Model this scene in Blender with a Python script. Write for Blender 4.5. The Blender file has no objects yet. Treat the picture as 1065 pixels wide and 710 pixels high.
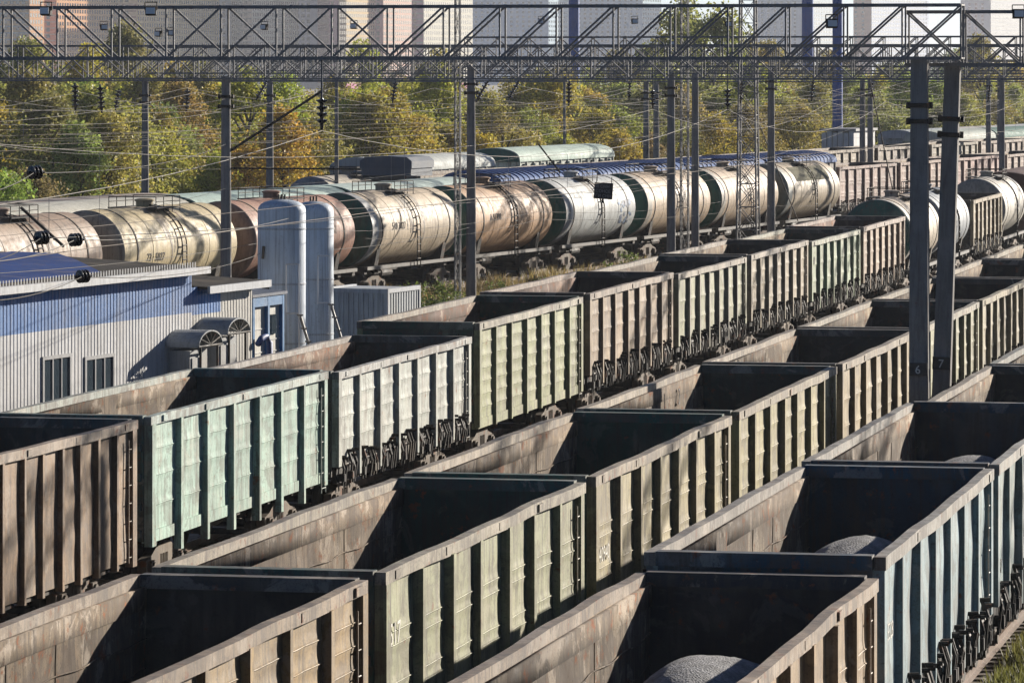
import bpy, math, random
from mathutils import Vector, Matrix, noise
R = math.radians
random.seed(7)
scn = bpy.context.scene
COL = scn.collection

# ------------------------------------------------------------------ camera frame
CAM_H = 9.9
TH = R(11.94)
CT, ST = math.cos(TH), math.sin(TH)
F = 4815.0
def P(px, z, h=0.0):
    """ground-plan point at depth z (m along the camera axis) under picture column px, at height h"""
    r = (px - 532.5) * z / F
    return Vector((z * -ST + r * CT, z * CT + r * ST, h))
def HY(py, z):
    return CAM_H - (py - 72.0) * z / F

# ------------------------------------------------------------------ mesh builder
class MB:
    def __init__(s): s.v = []; s.f = []; s.m = []; s.mi = 0
    def face(s, idx): s.f.append(idx); s.m.append(s.mi)
    def box(s, x0, x1, y0, y1, z0, z1):
        b = len(s.v)
        s.v += [(x0,y0,z0),(x1,y0,z0),(x1,y1,z0),(x0,y1,z0),(x0,y0,z1),(x1,y0,z1),(x1,y1,z1),(x0,y1,z1)]
        for q in ((0,3,2,1),(4,5,6,7),(0,1,5,4),(1,2,6,5),(2,3,7,6),(3,0,4,7)): s.face([b+i for i in q])
    def bar(s, p, q, w, h=None, up=(0,0,1)):
        """square bar from p to q"""
        p = Vector(p); q = Vector(q); d = (q-p).normalized(); h = h or w
        u = Vector(up)
        if abs(d.dot(u)) > .95: u = Vector((0,1,0)) if abs(d.y) < .9 else Vector((1,0,0))
        a = d.cross(u).normalized()*(w/2); c = d.cross(a).normalized()*(h/2)
        b = len(s.v)
        for e in (p,q): s.v += [tuple(e-a-c),tuple(e+a-c),tuple(e+a+c),tuple(e-a+c)]
        for k in ((0,1,2,3),(7,6,5,4),(0,4,5,1),(1,5,6,2),(2,6,7,3),(3,7,4,0)): s.face([b+i for i in k])
    def tube(s, pts, r, n=6, caps=True):
        pts = [Vector(p) for p in pts]; rs = r if isinstance(r,(list,tuple)) else [r]*len(pts)
        b = len(s.v); N = len(pts)
        for i,p in enumerate(pts):
            d = (pts[min(i+1,N-1)]-pts[max(i-1,0)]).normalized()
            u = Vector((0,0,1)) if abs(d.z) < .9 else Vector((1,0,0))
            a = d.cross(u).normalized(); c = d.cross(a).normalized()
            for k in range(n):
                t = 2*math.pi*k/n
                s.v.append(tuple(p + (a*math.cos(t)+c*math.sin(t))*rs[i]))
        for i in range(N-1):
            for k in range(n):
                k2 = (k+1)%n
                s.face([b+i*n+k, b+i*n+k2, b+(i+1)*n+k2, b+(i+1)*n+k])
        if caps:
            s.face([b+k for k in range(n)][::-1]); s.face([b+(N-1)*n+k for k in range(n)])
    def prism(s, prof, y0, y1, axis='y'):
        """profile of 2D points swept along an axis"""
        b = len(s.v); n = len(prof)
        for y in (y0,y1):
            for (a,c) in prof:
                s.v.append((a,y,c) if axis=='y' else ((y,a,c) if axis=='x' else (a,c,y)))
        for k in range(n):
            k2=(k+1)%n; s.face([b+k,b+k2,b+n+k2,b+n+k])
        s.face([b+k for k in range(n)][::-1]); s.face([b+n+k for k in range(n)])
    def grid(s, fn, nu, nv):
        b = len(s.v)
        for i in range(nu+1):
            for j in range(nv+1): s.v.append(tuple(fn(i/nu, j/nv)))
        for i in range(nu):
            for j in range(nv):
                a = b+i*(nv+1)+j; s.face([a,a+1,a+nv+2,a+nv+1])
    def lathe(s, prof, n, axis='y', cap=False, a0=0, a1=2*math.pi):
        """profile of (pos along axis, radius)"""
        b = len(s.v); m = len(prof); full = abs(a1-a0-2*math.pi) < 1e-6; st = n if full else n+1
        for (y,r) in prof:
            for k in range(st):
                t = a0+(a1-a0)*k/n
                if axis=='y': s.v.append((r*math.cos(t), y, r*math.sin(t)))
                else: s.v.append((r*math.cos(t), r*math.sin(t), y))
        for i in range(m-1):
            for k in range(n):
                k2 = (k+1)%st
                s.face([b+i*st+k,b+i*st+k2,b+(i+1)*st+k2,b+(i+1)*st+k])
        if cap:
            s.face([b+k for k in range(st)][::-1]); s.face([b+(m-1)*st+k for k in range(st)])
    def shift(s, start, d):
        for i in range(start, len(s.v)):
            x,y,z = s.v[i]; s.v[i] = (x+d[0],y+d[1],z+d[2])
    def mesh(s, name, mats, smooth=False):
        me = bpy.data.meshes.new(name)
        me.from_pydata([tuple(v) for v in s.v], [], s.f)
        if not isinstance(mats,(list,tuple)): mats=[mats]
        for m in mats: me.materials.append(m)
        if len(mats) > 1: me.polygons.foreach_set('material_index', s.m)
        if smooth:
            me.polygons.foreach_set('use_smooth',[True]*len(me.polygons))
            if smooth != True: me.set_sharp_from_angle(angle=smooth)
        me.update(); return me

# ------------------------------------------------------------------ objects
def obj(name, me, parent=None, color=None, loc=None, rz=0):
    o = bpy.data.objects.new(name, me); COL.objects.link(o)
    if parent: o.parent = parent
    if color: o.color = (*color, 1)
    if loc is not None: o.location = loc
    if rz: o.rotation_euler.z = rz
    return o
def tag(o, label, cat, group=None):
    o['label'] = label; o['category'] = cat
    if group: o['group'] = group
    return o
def thing(name, label, cat, loc=(0,0,0), rz=0, group=None):
    o = bpy.data.objects.new(name, None); COL.objects.link(o)
    o.location = loc; o.rotation_euler.z = rz; o.empty_display_size = .2
    return tag(o, label, cat, group)
def structure(name, me, color=None):
    o = obj(name, me, None, color); o['kind'] = 'structure'; return o

# ------------------------------------------------------------------ materials
def mat(name):
    m = bpy.data.materials.new(name); m.use_nodes = True
    nt = m.node_tree; nt.nodes.clear()
    out = nt.nodes.new('ShaderNodeOutputMaterial'); bs = nt.nodes.new('ShaderNodeBsdfPrincipled')
    nt.links.new(bs.outputs[0], out.inputs[0])
    return m, nt, bs
def N(nt, t, **kw):
    n = nt.nodes.new(t)
    for k,v in kw.items(): setattr(n,k,v)
    return n
def inp(nt, sock, v):
    if hasattr(v,'is_output'): nt.links.new(v, sock)
    else: sock.default_value = (*v,1) if isinstance(v,tuple) and len(v)==3 and sock.type=='RGBA' else v
def mixc(nt, f, a, b, mode='MIX'):
    n = N(nt,'ShaderNodeMix',data_type='RGBA',blend_type=mode); n.clamp_factor=True
    inp(nt,n.inputs[0],f); inp(nt,n.inputs[6],a); inp(nt,n.inputs[7],b); return n.outputs[2]
def math_(nt, op, a, b=0.0, c=None):
    n = N(nt,'ShaderNodeMath',operation=op); inp(nt,n.inputs[0],a); inp(nt,n.inputs[1],b)
    if c is not None: inp(nt,n.inputs[2],c)
    return n.outputs[0]
def ramp(nt, v, lo, hi, a=0.0, b=1.0):
    n = N(nt,'ShaderNodeMapRange'); n.clamp=True
    for i,x in zip((0,1,2,3,4),(v,lo,hi,a,b)): inp(nt,n.inputs[i],x)
    return n.outputs[0]
def noise_n(nt, vec, scale, detail=4, rough=.6, dist=0):
    n = N(nt,'ShaderNodeTexNoise'); nt.links.new(vec,n.inputs['Vector'])
    n.inputs['Scale'].default_value=scale; n.inputs['Detail'].default_value=detail
    n.inputs['Roughness'].default_value=rough; n.inputs['Distortion'].default_value=dist
    return n.outputs[0]
def coords(nt, scale=(1,1,1)):
    tc = N(nt,'ShaderNodeTexCoord'); oi = N(nt,'ShaderNodeObjectInfo')
    sc = N(nt,'ShaderNodeVectorMath',operation='SCALE'); nt.links.new(oi.outputs['Location'],sc.inputs[0]); sc.inputs['Scale'].default_value=3.17
    ad = N(nt,'ShaderNodeVectorMath',operation='ADD'); nt.links.new(tc.outputs['Object'],ad.inputs[0]); nt.links.new(sc.outputs[0],ad.inputs[1])
    mp = N(nt,'ShaderNodeVectorMath',operation='MULTIPLY'); nt.links.new(ad.outputs[0],mp.inputs[0]); mp.inputs[1].default_value=scale
    return mp.outputs[0], oi, ad.outputs[0]
def bump(nt, bs, h, strength=.3, dist=.02):
    b = N(nt,'ShaderNodeBump'); b.inputs['Strength'].default_value=strength; b.inputs['Distance'].default_value=dist
    nt.links.new(h,b.inputs['Height']); nt.links.new(b.outputs[0],bs.inputs['Normal'])

RUST=(.16,.062,.03); GRIME=(.06,.048,.038)
def paint(name, dirt=.5, rust=.5, rough=.62, fixed=None, tone=.35, streak=(1.6,1.6,.22), spec=.3, metal=0, wear=.0):
    m,nt,bs = mat(name)
    v,oi,raw = coords(nt)
    base = oi.outputs['Color'] if fixed is None else None
    if fixed is not None:
        rgb = N(nt,'ShaderNodeRGB'); rgb.outputs[0].default_value=(*fixed,1); base = rgb.outputs[0]
    n1 = noise_n(nt,v,.55,5,.65)
    k = ramp(nt,n1,.3,.7,(1-tone)*.60,(1+tone*.6)*.60)
    mul = N(nt,'ShaderNodeVectorMath',operation='SCALE'); nt.links.new(base,mul.inputs[0]); nt.links.new(k,mul.inputs['Scale'])
    c = mul.outputs[0]
    # worn hue drift
    n5 = noise_n(nt,v,.9,3,.5)
    c = mixc(nt, ramp(nt,n5,.52,.75,0,.35*dirt+.1), c, (.36,.29,.2))
    sv = N(nt,'ShaderNodeVectorMath',operation='MULTIPLY'); nt.links.new(raw,sv.inputs[0]); sv.inputs[1].default_value=streak
    n2 = noise_n(nt,sv.outputs[0],2.2,6,.7)
    c = mixc(nt, ramp(nt,n2,.5,.64,0,.95*dirt), c, GRIME)
    # fine run-down streaks, scuffs and faded patches
    sv2 = N(nt,'ShaderNodeVectorMath',operation='MULTIPLY'); nt.links.new(raw,sv2.inputs[0]); sv2.inputs[1].default_value=(streak[0]*4,streak[1]*4,streak[2]*1.6)
    n6 = noise_n(nt,sv2.outputs[0],1.7,5,.65)
    c = mixc(nt, ramp(nt,n6,.50,.62,0,.85*dirt), c, (.05,.04,.032))
    n7 = noise_n(nt,v,1.35,6,.62,.6)
    c = mixc(nt, ramp(nt,n7,.56,.60,0,.6*wear), c, mixc(nt,.6,c,(.42,.36,.29)))
    c = mixc(nt, ramp(nt,n7,.435,.475,.85*wear,0), c, mixc(nt,.75,c,(.07,.052,.04)))
    n8 = noise_n(nt,v,5.5,3,.5,2.5)
    c = mixc(nt, ramp(nt,math_(nt,'ABSOLUTE',math_(nt,'SUBTRACT',n8,.5)),.006,.02,.65*wear,0), c, (.06,.045,.035))
    n3 = noise_n(nt,v,3.2,8,.72)
    c = mixc(nt, ramp(nt,n3,.68-.16*rust,.73-.14*rust,0,.9), c, RUST)
    n4 = noise_n(nt,v,14,4,.6)
    c = mixc(nt, ramp(nt,n4,.61,.67,0,.7*dirt), c, (.03,.025,.02))
    nt.links.new(c,bs.inputs['Base Color'])
    nt.links.new(ramp(nt,n3,.3,.7,rough-.1,rough+.2),bs.inputs['Roughness'])
    bs.inputs['Specular IOR Level'].default_value=spec; bs.inputs['Metallic'].default_value=metal
    bump(nt,bs,math_(nt,'ADD',n3,math_(nt,'MULTIPLY',n7,.6*wear)),.35,.03)
    return m
M_SIDE  = paint('wagon_paint', .55, .36, wear=.6)
M_SIDE2 = paint('worn_wagon_paint', .7, .55, wear=.8)
M_INNER = paint('wagon_inside', .85, .66, .85, tone=.45, wear=1.0, spec=.15)
M_INEND = paint('wagon_end_inside', .6, .5, .9, tone=.5, wear=.25, spec=.1)
M_TANK  = paint('tank_paint', .42, .28, .6, tone=.2, streak=(1.2,1.6,.12), spec=.22, wear=.12)
M_ROOF  = paint('roof_paint', .25, .15, .7, tone=.2, spec=.15, wear=.1)
M_DARK  = paint('dark_steel', .5, .6, .7, fixed=(.032,.029,.027), spec=.2)
M_BOGIE = paint('bogie_cast', .5, .7, .75, fixed=(.17,.125,.085))
M_WELD  = paint('weld_bead', .1, .1, .45, fixed=(.4,.34,.27), tone=.2)
M_GALV  = paint('galvanised_lattice', .3, .25, .55, fixed=(.25,.247,.245), tone=.2)
M_POLE  = paint('concrete_pole', .35, .0, .9, fixed=(.34,.33,.315), tone=.25, streak=(2,2,.3), spec=.2)
M_WALLG = paint('sheet_metal', .3, .1, .55, tone=.16, streak=(3,3,.25))
M_SILO = paint('silo_paint', .32, .16, .5, tone=.15, streak=(3,3,.15))
M_ROOFING = paint('roofing_felt', .3, .05, .95, tone=.2, spec=.05)
M_PLAIN = paint('plain_paint', .2, .08, .5, tone=.12)
M_TOWER = paint('facade_render', .12, .0, .85, tone=.1, spec=.1)
def simple(name, col, rough=.6, metal=0, spec=.4):
    m,nt,bs = mat(name); bs.inputs['Base Color'].default_value=(*col,1); bs.inputs['Roughness'].default_value=rough
    bs.inputs['Metallic'].default_value=metal; bs.inputs['Specular IOR Level'].default_value=spec; return m
M_INS  = simple('insulator_glaze',(.02,.017,.018),.25)
M_WHITE= simple('white_lettering',(.58,.56,.5),.8)
M_BLACK= simple('black_lettering',(.035,.03,.028),.8)
M_GLASS= simple('window_glass',(.035,.05,.065),.12,0,.6)
M_RUBBER=simple('black_plate',(.012,.012,.013),.5)
M_LAMP = simple('lamp_glass',(.5,.52,.55),.15)
M_RAIL = paint('rail_steel', .5,.6,.5, fixed=(.26,.16,.1))
M_SLEEP= paint('sleeper_timber', .5,.2,.85, fixed=(.17,.12,.08))
def wire_mat():
    m,nt,bs = mat('wire_metal'); oi=N(nt,'ShaderNodeObjectInfo'); nt.links.new(oi.outputs['Color'],bs.inputs['Base Color'])
    bs.inputs['Roughness'].default_value=.8; bs.inputs['Metallic'].default_value=0; bs.inputs['Specular IOR Level'].default_value=.15; return m
M_WIRE = wire_mat()
def leafmat(name):
    m,nt,bs = mat(name)
    oi=N(nt,'ShaderNodeObjectInfo'); ge=N(nt,'ShaderNodeNewGeometry')
    v,_,_ = coords(nt); big = noise_n(nt,v,.45,3,.6)
    hs=N(nt,'ShaderNodeHueSaturation')
    nt.links.new(oi.outputs['Color'],hs.inputs['Color'])
    nt.links.new(math_(nt,'ADD',ramp(nt,ge.outputs['Random Per Island'],0,1,.48,.512),ramp(nt,big,.35,.65,-.012,.010)),hs.inputs['Hue'])
    rp=math_(nt,'FRACT',math_(nt,'MULTIPLY',ge.outputs['Random Per Island'],7.3))
    nt.links.new(ramp(nt,rp,0,1,.42,1.18),hs.inputs['Value'])
    nt.links.new(hs.outputs[0],bs.inputs['Base Color']); bs.inputs['Roughness'].default_value=.6; bs.inputs['Specular IOR Level'].default_value=.25
    tr=N(nt,'ShaderNodeBsdfTranslucent'); nt.links.new(hs.outputs[0],tr.inputs[0])
    mx=N(nt,'ShaderNodeMixShader'); mx.inputs[0].default_value=.45
    nt.links.new(bs.outputs[0],mx.inputs[1]); nt.links.new(tr.outputs[0],mx.inputs[2])
    out=[n for n in nt.nodes if n.type=='OUTPUT_MATERIAL'][0]; nt.links.new(mx.outputs[0],out.inputs[0])
    return m
M_LEAF = leafmat('leaves'); M_GRASS = leafmat('grass_blades')
M_BARK = paint('bark', .5,0,.9, fixed=(.09,.07,.05))
def gravelmat(name, a, b, scale, d=.05):
    m,nt,bs = mat(name); v,_,_=coords(nt)
    vo=N(nt,'ShaderNodeTexVoronoi'); nt.links.new(v,vo.inputs['Vector']); vo.inputs['Scale'].default_value=scale
    n=noise_n(nt,v,scale*.08,5,.65)
    c=mixc(nt,vo.outputs['Color'],a,b); c=mixc(nt,ramp(nt,n,.4,.65,0,.7),c,(a[0]*.55,a[1]*.52,a[2]*.5))
    nt.links.new(c,bs.inputs['Base Color']); bs.inputs['Roughness'].default_value=.95
    bump(nt,bs,vo.outputs['Distance'],.8,d); return m
M_CARGO = gravelmat('crushed_stone',(.13,.135,.14),(.3,.3,.31),34,.03)
M_BALL  = gravelmat('ballast',(.10,.085,.07),(.2,.17,.14),9,.06)
def groundmat():
    m,nt,bs=mat('yard_ground'); v,_,_=coords(nt)
    n1=noise_n(nt,v,.12,6,.65); n2=noise_n(nt,v,2.5,6,.7)
    c=mixc(nt,ramp(nt,n2,.3,.7),(.07,.06,.045),(.16,.135,.1)); c=mixc(nt,ramp(nt,n1,.45,.6),c,(.085,.085,.04))
    nt.links.new(c,bs.inputs['Base Color']); bs.inputs['Roughness'].default_value=.95; bump(nt,bs,n2,.6,.08); return m
M_GROUND=groundmat()

# ------------------------------------------------------------------ text
def text_mesh(s, size, m, name='lettering', ext=.004):
    cu = bpy.data.curves.new(name,'FONT'); cu.body=s; cu.size=size; cu.extrude=ext; cu.resolution_u=2
    o = bpy.data.objects.new(name,cu); COL.objects.link(o)
    dg = bpy.context.evaluated_depsgraph_get(); me = bpy.data.meshes.new_from_object(o.evaluated_get(dg))
    bpy.data.objects.remove(o); bpy.data.curves.remove(cu)
    me.materials.clear(); me.materials.append(m); me.name=name
    return me
def side_text(parent, s, size, x, y, z, m, tilt=0, name='lettering'):
    me = text_mesh(s,size,m,name)
    rot = Matrix(((0,0,1),(1,0,0),(0,1,0))).to_4x4()      # text x -> +y, text y -> +z, normal -> +x
    me.transform(Matrix.Translation((x,y,z)) @ Matrix.Rotation(tilt,4,'Y') @ rot)
    return obj(name, me, parent)

# ------------------------------------------------------------------ gondola wagons
HL = 6.66          # half body length
def nz(x,y,z): return noise.noise(Vector((x,y,z)))
def bogie_meshes():
    d={}
    w=MB()
    for y in (0,):
        for s in (-1,1):
            b=len(w.v); w.lathe([(-.07,.1),(-.07,.475),(.06,.475),(.06,.51),(.075,.51),(.075,.1)],20,'y',True)
            for i in range(b,len(w.v)):
                x_,y_,z_=w.v[i]; w.v[i]=(-s*y_+s*.79, x_, z_+.475)
        w.tube([(-.98,0,.475),(.98,0,.475)],.085,10)
    d['wheelset']=w.mesh('wheelset',M_DARK,R(40))
    f=MB()
    prof=[(-1.2,.36),(-1.2,.62),(-.85,.68),(-.5,.82),(.5,.82),(.85,.68),(1.2,.62),(1.2,.36),(.98,.36),(.86,.5),(.55,.52),(.42,.3),(-.42,.3),(-.55,.52),(-.86,.5),(-.98,.36)]
    f.prism(prof,-.09,.09,'x')
    for y in (-.925,.925):
        f.box(.0,.16,y-.14,y+.14,.36,.6)
        f.tube([(.12,y,.475),(.2,y,.475)],.1,10)
    for y in (-.18,0,.18): f.tube([(.05,y,.32),(.05,y,.66)],.07,8)
    d['side_frame']=f.mesh('side_frame',M_BOGIE)
    b=MB(); b.box(-.95,.95,-.2,.2,.5,.78); b.box(-.15,.15,-.9,.9,.42,.55)
    for y in (-1.38,1.38): b.box(-.8,.8,y-.05,y+.05,.28,.4)
    d['bolster']=b.mesh('bogie',M_DARK)
    return d
BG = bogie_meshes()
def add_bogie(parent, y, zoff=0):
    b = obj('bogie', BG['bolster'], parent, None, (0,y,zoff))
    for s in (-1,1):
        o=obj('side_frame',BG['side_frame'],b,None,(s*1.02,0,0)); 
        if s<0: o.rotation_euler.z=math.pi
        obj('wheelset',BG['wheelset'],b,None,(0,s*.925,0))
    return b
def coupler_mesh():
    c=MB(); c.box(-.09,.09,0,.34,.95,1.17); c.box(-.2,.13,.34,.5,.92,1.2); c.box(-.2,-.1,.5,.62,.96,1.16)
    c.tube([(-.35,.02,.98),(-.36,.2,.7),(-.3,.45,.72)],.03,6)
    return c.mesh('coupler',M_DARK)
ME_COUP=coupler_mesh()
def gondola_kind(seed, bays=7, zb=1.38, ribw=.13, ribd=.1, rib_to=.98, gear=True, sill=False, ridges=(1.85,2.35,2.82), dent=.03, hat=False):
    K={'bays':bays}
    rnd=random.Random(seed)
    step=2*(HL-.12)/bays
    def disp(y,z):
        d=dent*nz(y*.55+seed*9,z*.9,seed*3.1)+dent*.5*nz(y*1.7,z*2.1,seed*5.7+4)
        for zc in ridges: 
            u=(z-zc)/.055; d+=.010*math.exp(-u*u*u*u)
        return d
    for s,nm in ((1,'r'),(-1,'l')):
        b=MB()
        b.grid(lambda u,v:(s*(1.46+disp(-HL+.05+u*(2*HL-.1),zb+v*(3.3-zb))*1.0),-HL+.05+u*(2*HL-.1),zb+v*(3.3-zb)),100,36)
        for zc in ridges:
            for i in range(bays):
                y0=-HL+.12+i*step+.1; pts=[]
                for j in range(9):
                    y=y0+j*(step-.2)/8; pts.append((s*(1.462+disp(y,zc)),y,zc+.012*nz(y*2,zc,seed)))
                b.tube(pts,.013,4)
        b.box(min(s*1.412,s*1.43),max(s*1.412,s*1.43),-HL+.06,HL-.06,zb+.01,3.29)
        K['side_'+nm]=b.mesh('side_panel',M_SIDE,True)
        # top rail, slightly bent
        t=MB(); st=26; base=len(t.v); h=.165
        for i in range(st+1):
            y=-HL-.02+i*(2*HL+.04)/st
            dx=.04*nz(y*.35+seed,seed*2.3,s)+.012*nz(y*1.3,seed,s*3); dz=.03*nz(y*.4,seed*4.4,s+9)
            x0=s*(1.415+dx); x1=s*(1.565+dx)
            t.v+=[(x0,y,3.27+dz),(x1,y,3.27+dz),(x1,y,3.27+h+dz),(x0,y,3.27+h+dz)]
        for i in range(st):
            for k in range(4):
                k2=(k+1)%4; t.face([i*4+k,i*4+k2,(i+1)*4+k2,(i+1)*4+k])
        t.face([0,1,2,3]); t.face([st*4+3,st*4+2,st*4+1,st*4])
        for k in range(5):   # splice plates on the rail
            y=-HL+.6+k*(2*HL-1.2)/4+rnd.uniform(-.3,.3)
            t.box(min(s*1.5,s*1.578),max(s*1.5,s*1.578),y,y+.28,3.30,3.41)
        K['rail_'+nm]=t.mesh('top_rail',M_SIDE2)
    r=MB()
    if hat: r.prism([(-ribw*1.1,-.03),(-ribw*.9,ribd),(ribw*.5,ribd),(ribw*.7,-.03)],rib_to,3.28,'z'); 
    else: r.prism([(-ribw/2,-.03),(-ribw/2,ribd),(ribw/2,ribd),(ribw/2,-.03)],rib_to,3.28,'z')
    # profile given as (along, out): turn so that out = +x
    r.v=[(o,a,z) for (a,o,z) in r.v]
    r2=len(r.v)
    K['rib']=r.mesh('rib',M_SIDE)
    ribl=MB(); ribl.v=[(-x,y,z) for (x,y,z) in r.v]; ribl.f=[f[::-1] for f in r.f]; ribl.m=list(r.m)
    K['rib_l']=ribl.mesh('rib',M_SIDE)
    K['rib_y']=[-HL+.12+i*step for i in range(1,bays)]
    p=MB(); p.box(-.06,.1,-.0,.26,zb-.1 if not sill else 1.0,3.275)
    K['post']=p.mesh('corner_post',M_SIDE)
    e=MB(); e.box(-1.40,1.40,-.03,.03,1.1,3.275)
    for z in (1.25,1.75,2.3,2.85): e.box(-1.37,1.37,.03,.13,z-.07,z+.07)
    for x in (-.95,.95): e.box(x-.06,x+.06,.03,.105,1.1,3.2)
    K['end']=e.mesh('end_wall',M_SIDE2)
    er=MB(); er.box(-1.412,1.412,-.1,.14,3.277,3.455); K['erail']=er.mesh('top_rail',M_SIDE2)
    # inside skin
    L=MB(); LX=1.365
    def din(y,z): return .035*nz(y*.4+seed*2.2,z*.8,seed*1.7)+.03*math.cos((y+HL)/step*2*math.pi)*max(0,1-abs(z-2.3)/.9)+.012*nz(y*2.1,z*2.3,seed)
    for s in (-1,1):
        L.grid(lambda u,v:(s*(LX-.02+din(-HL+.06+u*(2*HL-.12),1.36+v*1.92)*.8),-HL+.06+u*(2*HL-.12),1.36+v*1.92),84,16)
    E=MB()
    for s in (-1,1):
        E.grid(lambda u,v:(-1.38+2.76*u,s*(HL-.07+.03*nz(u*3,v*3,seed+s)),1.36+v*1.93),10,8)
    E.grid(lambda u,v:(-1.40+2.80*u,-HL+.05+v*(2*HL-.1),1.36+.03*nz(u*5,v*20,seed)),8,30)
    for s in (-1,1):
        L.box(min(s*1.335,s*1.40),max(s*1.335,s*1.40),-HL+.08,HL-.08,3.02,3.3)
    for s in (-1,1):
        for zz,rr in ((2.68,.011),(2.25,.008)):
            pts=[]
            for i in range(61):
                y=-HL+.1+i*(2*HL-.2)/60; z=zz+.12*(nz(seed,zz,1))+.010*math.cos((y+HL)/step*2*math.pi)+.018*nz(y*.6,seed,zz)
                pts.append((s*(LX-.043+din(y,z)*.8),y,z))
            L.tube(pts,rr,5)
        for i in range(1,bays):
            if rnd.random()<.5:
                y=-HL+.12+i*step; L.tube([(s*(LX-.025+din(y,z)*.8),y,z) for z in (1.4,1.9,2.4,2.9,3.2)],.006,4)
    K['endlining']=E.mesh('inner_end',M_INEND,True)
    K['lining']=L.mesh('inner_lining',M_INNER,True)
    # hatch gear under the side
    if gear:
        for s,nm in ((1,'r'),(-1,'l')):
            g=MB(); rr=random.Random(seed+5)
            for i in range(bays):
                y0=-HL+.12+i*step
                for dy in (.3,.5,1.05,1.28,1.5):
                    y=y0+dy*step/1.87; z1=zb+.12+rr.uniform(-.08,.1)
                    g.bar((s*1.47,y,z1),(s*1.57,y+rr.uniform(-.06,.06),z1-.3),.05)
                    g.bar((s*1.57,y,z1-.28),(s*1.52,y+rr.uniform(-.1,.1),zb-.55),.045)
                    g.tube([(s*1.45,y,z1-.02),(s*1.6,y+.05,z1-.02)],.035,6)
                    if rr.random()<.5: g.box(min(s*1.42,s*1.6),max(s*1.42,s*1.6),y-.06,y+.06,zb-.45,zb-.28)
                g.box(min(s*1.32,s*1.44),max(s*1.32,s*1.44),y0+.12,y0+step-.12,zb-.5,zb-.02)
                g.tube([(s*1.5,y0+.2,zb-.1),(s*1.5,y0+step-.2,zb-.1)],.03,6)
            K['gear_'+nm]=g.mesh('hatch_gear',M_DARK)
    if sill:
        b=MB(); b.box(1.35,1.49,-HL+.03,HL-.03,zb-.16,zb+.06); b.box(-1.49,-1.35,-HL+.03,HL-.03,zb-.16,zb+.06)
        K['sill']=b.mesh('side_sill',M_SIDE)
    u=MB(); u.box(-.28,.28,-HL+.05,HL-.05,.85,1.25)
    for y in (-5.9,-4.33,-2.4,0,2.4,4.33,5.9): u.box(-1.4,1.4,y-.12,y+.12,.98,1.3)
    for s in (-1,1):
        for i in range(bays):
            y0=-HL+.3+i*step
            a=len(u.v); u.v+=[(s*1.4,y0,zb-.1),(s*1.4,y0+step-.3,zb-.1),(s*.35,y0+step-.3,1.0),(s*.35,y0,1.0),(s*1.4,y0,zb-.05),(s*1.4,y0+step-.3,zb-.05),(s*.35,y0+step-.3,1.05),(s*.35,y0,1.05)]
            for q in ((0,3,2,1),(4,5,6,7),(0,1,5,4),(1,2,6,5),(2,3,7,6),(3,0,4,7)): u.face([a+i_ for i_ in q])
    u.tube([(-.6,-2.2,.8),(-.6,-.9,.8)],.2,10); u.tube([(.6,.3,.82),(.6,1.2,.82)],.17,10)
    K['under']=u.mesh('underframe',M_DARK)
    ld=MB()
    for y in (0,.36): ld.bar((.03,y,.85),(.03,y,3.1),.022)
    for i in range(7): ld.tube([(.035,0,.95+i*.33),(.035,.36,.95+i*.33)],.011,5)
    K['ladder']=ld.mesh('ladder',M_SIDE2)
    K['gear']=gear; K['sillf']=sill
    return K
KINDS={
 'hatch':   gondola_kind(1.3, 7, 1.42, .14,.12,1.02,True, ridges=(1.9,2.4,2.85), dent=.013),
 'hatch2':  gondola_kind(2.7, 7, 1.42, .13,.125,1.00,True, ridges=(2.0,2.6), dent=.025),
 'smooth':  gondola_kind(4.1, 7, 1.40, .12,.10,.95,True, ridges=(), dent=.036),
 'sill':    gondola_kind(5.9, 7, 1.22, .16,.13,.78,False, True, ridges=(1.75,2.3,2.8), dent=.014),
 'ribbed':  gondola_kind(6.4, 7, 1.12, .13,.12,.95,False, True, ridges=(1.45,1.75,2.05,2.35,2.65,2.95), dent=.018),
 'narrow':  gondola_kind(8.8, 12, .86, .11,.09,.78,False, ridges=(), dent=.03, hat=False),
 'broad':   gondola_kind(3.5, 7, 1.30, .15,.13,.9,True, ridges=(1.72,1.9,2.4,2.58), dent=.014),
}
def satur(c,k):
    l=.3*c[0]+.59*c[1]+.11*c[2]
    return tuple(max(.01,l+(x-l)*k) for x in c)
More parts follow.
